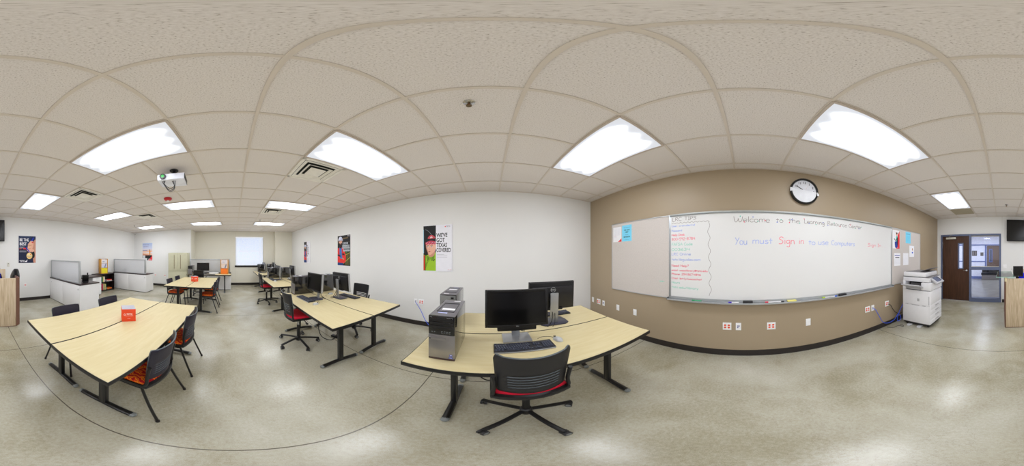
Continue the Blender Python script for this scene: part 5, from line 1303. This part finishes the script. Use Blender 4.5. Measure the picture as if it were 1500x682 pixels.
# papers on tack boards
PZ = 0.0146
def sheet(name, label, side, p, w, h, base, draw=None, cat='paper', z=PZ, thick=0.0008):
    """flat sheet centred at p"""
    t = thing(name, label, cat); t.matrix_world = WM(side, p)
    b = MB(); b.box(-w/2, w/2, -h/2, h/2, z, z+thick, base); b.build('sheet', t, smooth=False)
    if draw:
        a = Art(z+thick); draw(a, w, h); a.build('printing', t)
    return t
INK = flat((70, 72, 84)); DARK = flat((24, 26, 34)); CY = mat('cyan_sheet', (120, 206, 236), 0.6, var=0.02); REDF = flat((222, 44, 52)); PALE = flat((206, 208, 220)); WT = flat((240, 240, 244))
def lines(a, x0, x1, ys, m, t_=0.003):
    for y in ys: a.rect(x0, y-t_/2, x1, y+t_/2, m)
def d1(a, w, h):
    a.poly([(w/2, -h/2), (w/2, -h/2+0.06), (w/2-0.09, -h/2)], REDF); lines(a, -0.085, -0.01, [0.10-k*0.013 for k in range(13)], PALE); lines(a, 0.01, 0.085, [0.10-k*0.013 for k in range(10)], PALE); lines(a, -0.08, -0.02, [-0.03], flat((230, 140, 140)))
sheet('notice_sheet', 'white notice with a red corner, on the left tack board', 'E', (XF, 2.163, 1.908), 0.216, 0.28, PAPER, d1)
def d2(a, w, h):
    a.text('OPEN LAB HOURS', 0, 0.095, 0.017, INK, align='CENTER').text('WE CAN', 0, 0.045, 0.034, DARK, bold=0.0008, align='CENTER').text('HELP', 0, 0.008, 0.034, DARK, bold=0.0008, align='CENTER')
    a.text('tutoring', 0, -0.035, 0.022, INK, align='CENTER').text('MONDAYS', 0, -0.078, 0.030, DARK, bold=0.001, align='CENTER'); lines(a, -0.05, 0.05, [-0.115], INK, 0.002)
sheet('notice_sheet', 'cyan notice with bold text beside the white one on the left tack board', 'E', (XF, 1.925, 1.913), 0.226, 0.292, CY, d2)
def d3(a, w, h):
    a.poly([(w/2, h/2), (w/2, -h/2), (0.0, -h/2), (-0.02, -h/2+0.06), (0.05, -0.02), (0.055, 0.10)], REDF)
    SK = flat((214, 160, 132)); a.blob([(0.0, 0.06), (0.045, 0.075), (0.06, 0.02), (0.05, -0.06), (0.0, -0.07)], flat((70, 190, 180)))
    a.blob([(-0.04, -0.05), (0.05, -0.05), (0.06, -0.12), (0.03, -0.18), (-0.03, -0.18), (-0.05, -0.1)], flat((30, 60, 150))); a.blob([(0.03, 0.04), (0.065, 0.02), (0.06, -0.12), (0.03, -0.11)], flat((30, 44, 50)))
    a.line([(-0.07, 0.02), (-0.05, -0.01), (0.0, -0.02), (0.02, 0.02)], 0.018, flat((56, 40, 40)), sub=4); a.ell(0.02, 0.115, 0.026, 0.034, SK); a.ell(0.022, 0.137, 0.028, 0.02, flat((70, 34, 26)))
    a.text('learn more', -0.09, 0.155, 0.022, flat((224, 120, 120))); lines(a, -0.09, -0.05, [0.1, 0.08, 0.06], PALE); a.text('TSTC', 0.03, -0.185, 0.02, WT)
sheet('poster', 'white and red poster with a seated person, top left of the right tack board', 'E', (XF, -2.826, 1.868), 0.25, 0.40, PAPER, d3, 'poster')
def d4(a, w, h): a.text('NOW OPEN', 0, 0.075, 0.03, INK, align='CENTER'); lines(a, -0.08, 0.08, [0.03-k*0.018 for k in range(7)], flat((96, 176, 208)), 0.003)
sheet('notice_sheet', 'cyan sheet on the right tack board', 'E', (XF, -3.308, 1.947), 0.222, 0.276, CY, d4)
def d5(a, w, h): a.ell(0.03, 0.05, 0.022, 0.032, flat((190, 140, 90))); a.blob([(0.0, -0.02), (0.06, -0.015), (0.05, -0.05), (0.01, -0.05)], flat((60, 90, 190))); lines(a, -0.08, 0.0, [0.1, 0.08, -0.09], PALE)
sheet('notice_sheet', 'white sheet with a small portrait, below the cyan sheet on the right tack board', 'E', (XF, -3.472, 1.622), 0.222, 0.276, PAPER, d5)
def d6(a, w, h): a.rect(-0.095, 0.082, 0.095, 0.098, flat((70, 76, 160))); a.rect(-0.075, 0.032, 0.075, 0.052, INK); lines(a, -0.09, 0.09, [0.0-k*0.018 for k in range(6)], PALE)
sheet('notice_sheet', 'white sheet with a navy heading, below the seated-person poster', 'E', (XF, -2.869, 1.430), 0.228, 0.276, PAPER, d6)
def d7(a, w, h): lines(a, -0.08, 0.08, [0.09-k*0.018 for k in range(9)], flat((222, 222, 230)))
sheet('notice_sheet', 'nearly blank white sheet in the lower middle of the right tack board', 'E', (XF, -3.204, 1.433), 0.222, 0.282, PAPER, d7)

# ------------------------------------------------------------ clock
t = thing('wall_clock', 'round black-rimmed wall clock with its lower half masked by white paper', 'clock'); t.matrix_world = WM('E', (XF, -0.802, 2.462))
b = MB(); b.lathe([(0.205, 0.0), (0.212, 0.02), (0.206, 0.045), (0.192, 0.050), (0.182, 0.040), (0.180, 0.022)], BLACK, 48); b.build('rim', t)
b = MB(); b.cyl((0, 0, 0.018), (0, 0, 0.024), 0.184, mat('clock_face', (214, 216, 224), 0.3), 48); b.build('dial', t)
a = Art(0.0245); KK = flat((36, 38, 44))
for n in range(12):
    ang = pi/2-n*pi/6; r = 0.142
    a.text(str(n or 12), r*cos(ang), r*sin(ang)-0.018, 0.05, KK, bold=0.001, align='CENTER')
for n in range(60):
    ang = n*pi/30; r0, r1 = (0.166, 0.177) if n % 5 == 0 else (0.171, 0.177); c_, s_ = cos(ang), sin(ang); wv = 0.0012
    a.mb.face([(r0*c_-wv*s_, r0*s_+wv*c_, a.z), (r0*c_+wv*s_, r0*s_-wv*c_, a.z), (r1*c_+wv*s_, r1*s_-wv*c_, a.z), (r1*c_-wv*s_, r1*s_+wv*c_, a.z)], KK)
a.build('numerals', t)
b = MB(); Mh = Matrix.Rotation(radians(146), 4, 'Z'); b.prism([(-0.01, -0.004), (0.115, -0.003), (0.125, 0), (0.115, 0.003), (-0.01, 0.004)], 0.028, 0.030, BLACK, M=Mh); b.build('hour_hand', t)
b = MB(); Mh = Matrix.Rotation(radians(152), 4, 'Z'); b.prism([(-0.01, -0.003), (0.14, -0.0015), (0.14, 0.0015), (-0.01, 0.003)], 0.031, 0.033, BLACK, M=Mh); b.build('minute_hand', t)
b = MB(); Mh = Matrix.Rotation(radians(62), 4, 'Z'); b.box(-0.02, 0.12, -0.0007, 0.0007, 0.034, 0.035, mat('sweep_hand', (196, 130, 96), 0.4), M=Mh); b.build('second_hand', t)
b = MB(); pts = [(0.203*cos(q), 0.203*sin(q)) for q in [pi+0.02+(pi-0.14)*k/24 for k in range(25)]]; pts = [(-0.208, 0.03)]+[(x*0.885, y*0.885) for x, y in pts]+[(0.208, -0.035), (0.180, 0.0), (-0.18, 0.028)]
b.prism(pts, 0.0365, 0.0375, mat('clock_paper_mask', (226, 228, 234), 0.6)); b.prism([(-0.214, 0.03), (-0.178, 0.028), (-0.178, -0.02), (-0.212, -0.03)], 0.0375, 0.052, mat('clock_paper_mask', (226, 228, 234), 0.6)); b.prism([(0.214, -0.038), (0.185, 0.0), (0.185, -0.06), (0.208, -0.055)], 0.0375, 0.052, mat('clock_paper_mask', (226, 228, 234), 0.6)); b.build('paper_mask', t)

# ------------------------------------------------------------ posters
def poster(label, side, p, w, h, base, draw):
    t = thing('poster', label, 'poster', group='recruiting posters'); t.matrix_world = WM(side, p)
    b = MB(); b.box(-w/2, w/2, -h/2, h/2, 0.0, 0.006, mat('poster_backing', (226, 226, 226), 0.5)); b.build('mounting_board', t, smooth=False)
    a = Art(0.0061, (-w/2+0.003, -h/2+0.003, w/2-0.003, h/2-0.003)); a.st = 0.00015; a.rect(-w/2+0.002, -h/2+0.002, w/2-0.002, h/2-0.002, base); draw(a, w/2, h/2); a.build('printing', t)
SKIN, SKS = flat((222, 170, 146)), flat((196, 138, 116)); LIPS = flat((176, 84, 84)); BK_ = flat((14, 14, 16)); GRN, GRD = flat((150, 190, 44)), flat((104, 142, 34))
def p1(a, W_, H_):
    xs = -W_+0.272  # picture / text division
    a.rect(-W_+0.004, -H_+0.012, xs, H_-0.01, BK_)
    a.line([(-0.26, 0.38), (-0.19, 0.34), (-0.13, 0.27), (-0.08, 0.19)], 0.007, flat((130, 134, 144)), sub=4)
    # jacket
    a.poly([(-W_+0.03, -H_+0.012), (-W_+0.03, -0.17), (-0.21, -0.13), (-0.16, -0.155), (-0.09, -0.12), (xs, -0.075), (xs, -H_+0.012)], GRN)
    a.poly([(-W_+0.004, -H_+0.012), (-W_+0.004, -0.12), (-W_+0.06, -0.15), (-W_+0.06, -H_+0.012)], GRD)
    a.poly([(-0.24, -0.17), (-0.20, -0.15), (-0.17, -0.21), (-0.21, -0.26)], GRD); a.poly([(-0.12, -0.16), (-0.06, -0.12), (-0.08, -0.25), (-0.14, -0.25)], GRD)
    for q in range(3): a.line([(-W_+0.05, -0.40+0.03*q), (-0.20, -0.27+0.03*q), (-0.13, -0.19+0.03*q)], 0.005, BK_)
    a.poly([(-0.09, -0.25), (-0.055, -0.21), (-0.05, -0.22), (-0.085, -0.265)], BK_)
    # neck, face
    a.blob([(-0.20, -0.02), (-0.06, -0.02), (-0.07, -0.14), (-0.13, -0.175), (-0.19, -0.15)], SKS)
    a.blob([(-0.245, 0.06), (-0.235, -0.02), (-0.205, -0.09), (-0.17, -0.135), (-0.13, -0.125), (-0.07, -0.07), (-0.035, 0.0), (-0.034, 0.10), (-0.12, 0.14), (-0.22, 0.12)], SKIN)
    a.blob([(-0.245, 0.04), (-0.235, -0.02), (-0.205, -0.09), (-0.19, -0.1), (-0.215, -0.02), (-0.225, 0.05)], SKS)
    for cx in (-0.205, -0.125):
        a.ell(cx, 0.028, 0.019, 0.009, WT); a.ell(cx, 0.028, 0.0085, 0.0085, flat((70, 104, 120))); a.ell(cx, 0.028, 0.004, 0.004, BK_); a.line([(cx-0.024, 0.046), (cx, 0.056), (cx+0.026, 0.05)], 0.007, flat((92, 60, 44)), sub=3); a.line([(cx-0.02, 0.035), (cx, 0.040), (cx+0.02, 0.033)], 0.004, BK_, sub=3)
    a.line([(-0.175, 0.02), (-0.186, -0.025), (-0.172, -0.034), (-0.158, -0.03)], 0.005, SKS, sub=4)
    a.blob([(-0.196, -0.068), (-0.172, -0.060), (-0.145, -0.068), (-0.17, -0.082)], LIPS)
    # hair, bandana, cap
    a.poly([(-W_+0.02, 0.12), (-0.248, 0.13), (-0.25, 0.0), (-0.235, -0.06), (-0.26, -0.12), (-W_+0.03, -0.13)], flat((30, 20, 18)))
    a.blob([(-0.25, 0.075), (-0.24, 0.125), (-0.14, 0.155), (-0.036, 0.14), (xs, 0.09), (-0.06, 0.075), (-0.15, 0.075)], flat((196, 64, 82)))
    for q in range(11): a.ell(-0.235+q*0.0185, 0.098+0.022*sin(q*2.1), 0.008, 0.005, flat((226, 190, 200))); a.ell(-0.228+q*0.0185, 0.112+0.018*sin(q*1.3+1), 0.004, 0.007, flat((70, 80, 140)))
    a.blob([(-0.255, 0.12), (-0.25, 0.16), (-0.2, 0.20), (-0.10, 0.20), (xs, 0.17), (xs, 0.13), (-0.14, 0.15)], flat((24, 24, 28)))
    a.blob([(-0.20, 0.19), (-0.17, 0.245), (-0.11, 0.26), (-0.06, 0.23), (-0.05, 0.195)], flat((196, 72, 84))); a.blob([(-0.16, 0.20), (-0.13, 0.235), (-0.10, 0.21)], flat((214, 200, 200)))
    # red and pale blue pole
    a.poly([(-W_+0.01, -H_+0.02), (-W_+0.01, -0.14), (-W_+0.036, -0.14), (-W_+0.040, -H_+0.02)], flat((206, 24, 32))); a.poly([(-W_+0.004, -0.1), (-W_+0.004, 0.38), (-W_+0.014, 0.38), (-W_+0.018, -0.1)], flat((150, 200, 224)))
    # right column
    a.rect(xs, -H_+0.01, W_-0.012, H_-0.004, flat((226, 226, 234)))
    for k, s_ in enumerate(("WE'VE", 'GOT', 'TEXAS', 'COVERED')): a.text(s_, xs+0.012, 0.215-k*0.098, 0.112, flat((28, 28, 32)), bold=0.0026, sx=(0.70, 0.70, 0.66, 0.58)[k])
    a.ell(0.16, 0.418, 0.011, 0.011, REDF); a.text('TSTC', 0.175, 0.41, 0.036, flat((110, 100, 110)), bold=0.0005); lines(a, 0.175, 0.26, [0.395], PALE)
    lines(a, xs+0.02, 0.14, [-0.125], flat((160, 160, 170)), 0.006); lines(a, xs+0.02, 0.20, [-0.15, -0.178], flat((160, 160, 170)), 0.005); a.text('tstc.edu', 0.21, -0.425, 0.022, flat((220, 120, 120)))
poster("white poster reading WE'VE GOT TEXAS COVERED beside a person in a bandana", 'N', (-1.012, YN-0.0003, 1.662), 0.61, 0.925, flat((226, 226, 232)), p1)
ORJ, BLS, BLD, YEL = flat((222, 50, 46)), flat((56, 110, 178)), flat((30, 60, 120)), flat((176, 158, 66))
def worker(a, s_, ox, oy, full=True):
    T_ = lambda P: [(ox+x*s_, oy+y*s_) for x, y in P]
    a.blob(T_([(-0.20, -0.16), (-0.17, 0.03), (-0.08, 0.08), (0.08, 0.08), (0.17, 0.0), (0.24, -0.2), (0.20, -0.34), (0.02, -0.36), (-0.16, -0.34)]), ORJ)
    a.poly(T_([(-0.06, 0.09), (0.05, 0.09), (0.06, -0.10), (0.09, -0.24), (-0.02, -0.26), (-0.05, -0.1)]), BLS)
    a.poly(T_([(-0.14, -0.35), (0.12, -0.36), (0.14, -0.52), (-0.18, -0.52)]), BLD)
    for P in ([(-0.16, -0.10), (0.0, -0.14), (0.0, -0.19), (-0.17, -0.15)], [(0.06, -0.08), (0.18, -0.09), (0.19, -0.14), (0.07, -0.13)]): a.poly(T_(P), flat((40, 36, 50)))
    a.line(T_([(0.20, -0.18), (0.12, -0.26), (-0.06, -0.25)]), 0.045*s_, ORJ, sub=4); a.line(T_([(0.05, -0.22), (0.16, -0.25)]), 0.02*s_, flat((150, 180, 130)))
    a.poly(T_([(-0.06, 0.1), (0.04, 0.1), (0.05, 0.18), (-0.07, 0.18)]), SKS)
    a.blob(T_([(-0.085, 0.30), (-0.08, 0.18), (-0.03, 0.13), (0.02, 0.13), (0.06, 0.18), (0.07, 0.30)]), SKIN)
    a.blob(T_([(-0.09, 0.235), (-0.075, 0.14), (-0.03, 0.07), (0.03, 0.075), (0.065, 0.15), (0.072, 0.235), (0.03, 0.205), (-0.04, 0.205)]), flat((30, 22, 24)))
    a.line(T_([(-0.03, 0.183), (0.02, 0.183)]), 0.012*s_, LIPS)
    for cx in (-0.045, 0.028): a.ell(ox+cx*s_, oy+0.262*s_, 0.014*s_, 0.007*s_, BK_)
    a.line(T_([(-0.008, 0.26), (-0.014, 0.225), (0.004, 0.222)]), 0.008*s_, SKS, sub=3)
    a.blob(T_([(-0.105, 0.295), (-0.10, 0.345), (-0.07, 0.385), (-0.01, 0.402), (0.05, 0.385), (0.085, 0.34), (0.09, 0.295), (0.0, 0.305)]), flat((206, 210, 232)))
    a.blob(T_([(-0.06, 0.33), (-0.04, 0.385), (-0.02, 0.398), (-0.03, 0.33)]), flat((232, 234, 246))); a.blob(T_([(0.04, 0.33), (0.06, 0.37), (0.08, 0.34), (0.06, 0.31)]), flat((168, 174, 204)))
    a.blob(T_([(-0.125, 0.298), (-0.06, 0.318), (0.06, 0.315), (0.12, 0.285), (0.03, 0.288), (-0.06, 0.285)]), flat((184, 190, 214)))
    a.line(T_([(-0.095, 0.285), (-0.09, 0.20), (-0.05, 0.12)]), 0.012*s_, flat((60, 56, 62)), sub=3); a.line(T_([(0.078, 0.285), (0.075, 0.20), (0.04, 0.12)]), 0.010*s_, flat((60, 56, 62)), sub=3)
    a.line(T_([(-0.07, 0.288), (-0.045, 0.278), (-0.02, 0.287)]), 0.010*s_, flat((50, 40, 44)), sub=3); a.line(T_([(0.01, 0.287), (0.03, 0.278), (0.055, 0.286)]), 0.010*s_, flat((50, 40, 44)), sub=3)
    for P in ([(-0.19, 0.0), (-0.10, 0.04), (-0.11, -0.02), (-0.20, -0.06)], [(0.10, 0.05), (0.17, 0.0), (0.20, -0.06), (0.12, -0.02)]): a.poly(T_(P), flat((238, 84, 66)))
    a.line(T_([(-0.06, 0.08), (-0.10, -0.02), (-0.04, -0.12)]), 0.014*s_, flat((170, 30, 34)), sub=3); a.line(T_([(0.05, 0.08), (0.09, -0.02), (0.08, -0.14)]), 0.014*s_, flat((170, 30, 34)), sub=3)
    for q in range(3): a.line(T_([(-0.02+q*0.03, -0.02), (-0.01+q*0.03, -0.22)]), 0.003*s_, flat((90, 140, 200)))
def p2(a, W_, H_):
    a.rect(-W_+0.004, -H_+0.004, W_-0.004, H_-0.004, flat((22, 22, 26)))
    a.poly([(-W_+0.004, 0.36), (W_-0.1, 0.39), (W_-0.1, 0.35), (-W_+0.004, 0.31)], flat((104, 86, 56))); a.poly([(-W_+0.004, 0.24), (W_-0.004, 0.26), (W_-0.004, 0.24), (-W_+0.004, 0.21)], flat((60, 54, 48)))
    a.rect(0.05, -H_+0.01, W_-0.01, -0.02, flat((48, 56, 34)))
    for q in ((-0.11, -0.07), (-0.33, -0.20)): a.line([(-0.02, q[0]-0.06), (W_-0.01, q[1])], 0.018, YEL)
    for q in range(4): a.line([(0.1+q*0.05, -0.1), (0.09+q*0.05, -H_+0.03)], 0.008, YEL)
    a.ell(0.12, -0.06, 0.03, 0.025, flat((60, 120, 50)))
    worker(a, 1.05, -0.15, 0.0)
    for x0, z0, x1, z1 in ((-0.04, 0.18, 0.20, 0.24), (-0.06, 0.09, 0.27, 0.16), (-0.06, 0.05, 0.28, 0.085), (-0.03, -0.03, 0.28, 0.02)): a.rect(x0, z0, x1, z1, flat((186, 192, 200)))
    a.text('BUILD', -0.02, 0.185, 0.07, DARK, bold=0.002); a.text('YOUR CAREER', -0.05, 0.105, 0.048, DARK, bold=0.001); lines(a, -0.05, 0.24, [0.06, 0.075, 0.0, -0.015], flat((90, 94, 100)), 0.005)
    a.text('TSTC', 0.17, 0.40, 0.055, flat((220, 216, 220)), bold=0.0008)
poster('dark poster of a bearded worker in a white hard hat and red jacket', 'N', (-3.808, YN-0.0003, 1.673), 0.61, 0.91, flat((20, 20, 24)), p2)
def p3(a, W_, H_):
    xs = -W_+0.28; a.rect(-W_+0.004, -H_+0.004, xs, H_-0.004, flat((74, 70, 76))); a.rect(-W_+0.004, 0.25, xs, H_-0.004, flat((40, 36, 38)))
    a.rect(-W_+0.01, -0.1, -W_+0.06, 0.1, flat((140, 110, 90))); worker(a, 0.88, -0.17, -0.02)
    a.rect(xs, -H_+0.004, W_-0.004, H_-0.004, flat((224, 224, 232)))
    for k, s_ in enumerate(('THE', 'RIGHT', 'SKILLS', 'FOR A', 'BETTER', 'JOB')): a.text(s_, xs+0.012, 0.24-k*0.085, 0.09, flat((50, 50, 58)), bold=0.002, sx=0.7)
    a.text('TSTC', 0.16, 0.40, 0.04, flat((150, 150, 180))); lines(a, xs+0.03, 0.16, [-0.27-k*0.03 for k in range(5)], flat((140, 140, 160)), 0.006)
poster('farthest poster on the long white wall, worker at its left, text at its right', 'N', (-6.32, YN-0.0003, 1.673), 0.61, 0.91, flat((226, 226, 232)), p3)
NV = flat((18, 26, 58))
def p4(a, W_, H_):
    a.rect(-W_+0.004, 0.05, W_-0.004, H_-0.004, flat((20, 40, 78))); a.rect(-W_+0.004, -H_+0.004, W_-0.004, 0.06, NV)
    # arm and fist
    a.blob([(W_-0.003, -0.42), (W_-0.003, 0.30), (0.21, 0.24), (0.13, 0.10), (0.12, -0.04), (0.17, -0.12), (0.20, -0.25), (0.22, -0.42)], SKS)
    a.blob([(0.16, -0.12), (0.22, -0.04), (0.26, -0.14), (0.25, -0.26), (0.18, -0.28)], BK_)
    a.blob([(0.02, 0.16), (0.04, 0.05), (-0.02, 0.03), (0.0, -0.04), (0.09, -0.10), (0.13, -0.05), (0.20, 0.08), (0.22, 0.25), (0.15, 0.30), (0.10, 0.27)], SKIN)
    for k in range(4): a.blob([(-0.01+k*0.018, 0.02+k*0.055), (0.04+k*0.02, -0.005+k*0.055), (0.12+k*0.02, 0.03+k*0.055), (0.10+k*0.018, 0.065+k*0.055), (0.02+k*0.02, 0.06+k*0.055)], flat((228, 180, 150) if k % 2 else (212, 156, 128)))
    a.blob([(0.16, -0.08), (0.10, -0.04), (0.10, 0.02), (0.18, 0.02), (0.24, -0.02), (0.22, -0.07)], SKIN)
    a.ell(0.19, 0.24, 0.04, 0.02, flat((206, 50, 60))); a.line([(0.22, 0.40), (0.15, 0.28)], 0.03, flat((30, 50, 200))); a.line([(-0.04, 0.07), (0.02, -0.01), (0.06, -0.06), (0.07, -0.11)], 0.034, flat((30, 44, 190)), sub=3)
    a.ell(0.075, -0.21, 0.102, 0.108, flat((226, 186, 110))); a.ell(0.075, -0.21, 0.086, 0.092, flat((236, 214, 150))); a.rect(-0.01, -0.232, 0.16, -0.214, flat((110, 110, 150))); a.ell(0.115, -0.165, 0.022, 0.014, flat((230, 90, 40))); a.rect(0.03, -0.275, 0.12, -0.252, flat((226, 140, 80)))
    a.text('BE THE', -W_+0.035, 0.27, 0.14, WT, bold=0.0022, sx=0.72); a.text('BEST', -W_+0.035, 0.135, 0.14, WT, bold=0.0022, sx=0.82)
    a.rect(-W_+0.035, 0.075, -W_+0.2, 0.085, WT); a.rect(-W_+0.035, 0.01, -W_+0.10, 0.03, REDF); a.rect(-W_+0.16, 0.005, -W_+0.25, 0.05, REDF); lines(a, -W_+0.035, -W_+0.16, [0.04, 0.055], PALE, 0.004)
    lines(a, -W_+0.035, -W_+0.27, [-0.045, -0.065, -0.085], flat((190, 190, 200)), 0.006); a.text('TSTC', -W_+0.035, -0.41, 0.075, WT, bold=0.002); a.blob([(-0.09, -0.39), (-0.03, -0.37), (0.0, -0.33), (-0.01, -0.40), (-0.06, -0.41)], WT)
    lines(a, 0.0-W_+0.05, 0.1, [0.42], flat((90, 110, 140)), 0.006)
poster('navy poster reading BE THE BEST with a hand holding a medal', 'S', (-1.612, YS+0.0003, 1.722), 0.60, 0.90, NV, p4)
def p5(a, W_, H_):
    for k in range(10): a.rect(-W_+0.004, 0.12+k*0.034, W_-0.004, 0.156+k*0.034, flat((206-k*4, 208-k*2, 226)))
    for k in range(5): a.rect(-W_+0.004, -0.02+k*0.03, W_-0.004, 0.012+k*0.03, flat((236-6*k, 186+k*4, 150+k*14)))
    a.rect(-W_+0.004, 0.05, 0.0, 0.085, flat((130, 140, 176)))
    a.poly([(-W_+0.004, -0.18), (-W_+0.004, -0.02), (W_-0.004, -0.08), (W_-0.004, -0.18)], flat((230, 196, 172))); a.poly([(-W_+0.004, -0.19), (-W_+0.004, -0.09), (W_-0.1, -0.17), (W_-0.004, -0.19)], flat((206, 140, 110)))
    a.blob([(0.12, 0.06), (0.18, 0.06), (0.19, -0.02), (0.17, -0.13), (0.13, -0.13), (0.11, -0.02)], flat((222, 140, 40))); a.ell(0.15, 0.09, 0.024, 0.03, flat((120, 70, 40))); a.line([(0.14, -0.12), (0.135, -0.17)], 0.02, flat((90, 60, 50))); a.line([(0.165, -0.12), (0.17, -0.17)], 0.02, flat((90, 60, 50)))
    a.rect(-W_+0.004, -0.36, W_-0.004, -0.185, flat((20, 22, 22))); a.rect(-W_+0.004, -0.44, 0.0, -0.34, flat((226, 226, 230))); a.poly([(0.06, -H_+0.004), (W_-0.004, -0.20), (W_-0.004, -H_+0.004)], REDF); a.poly([(-0.02, -0.36), (0.08, -0.36), (0.06, -H_+0.004), (0.0, -H_+0.004)], flat((28, 60, 40)))
    a.rect(-W_+0.03, -0.33, -W_+0.17, -0.19, flat((206, 208, 212)))
    a.text('IF YOU CAN', -W_+0.03, 0.36, 0.075, flat((150, 140, 176)), bold=0.001, sx=0.9); a.text('DREAM IT', -W_+0.06, 0.25, 0.08, flat((150, 140, 176)), bold=0.001, sx=0.9); a.text('TSTC', 0.14, -0.42, 0.055, WT)
poster('pale sunset poster with a figure on a shore, partly hidden by the far frosted screen', 'W', (-7.3997, -4.345, 1.727), 0.60, 0.91, flat((216, 214, 230)), p5)
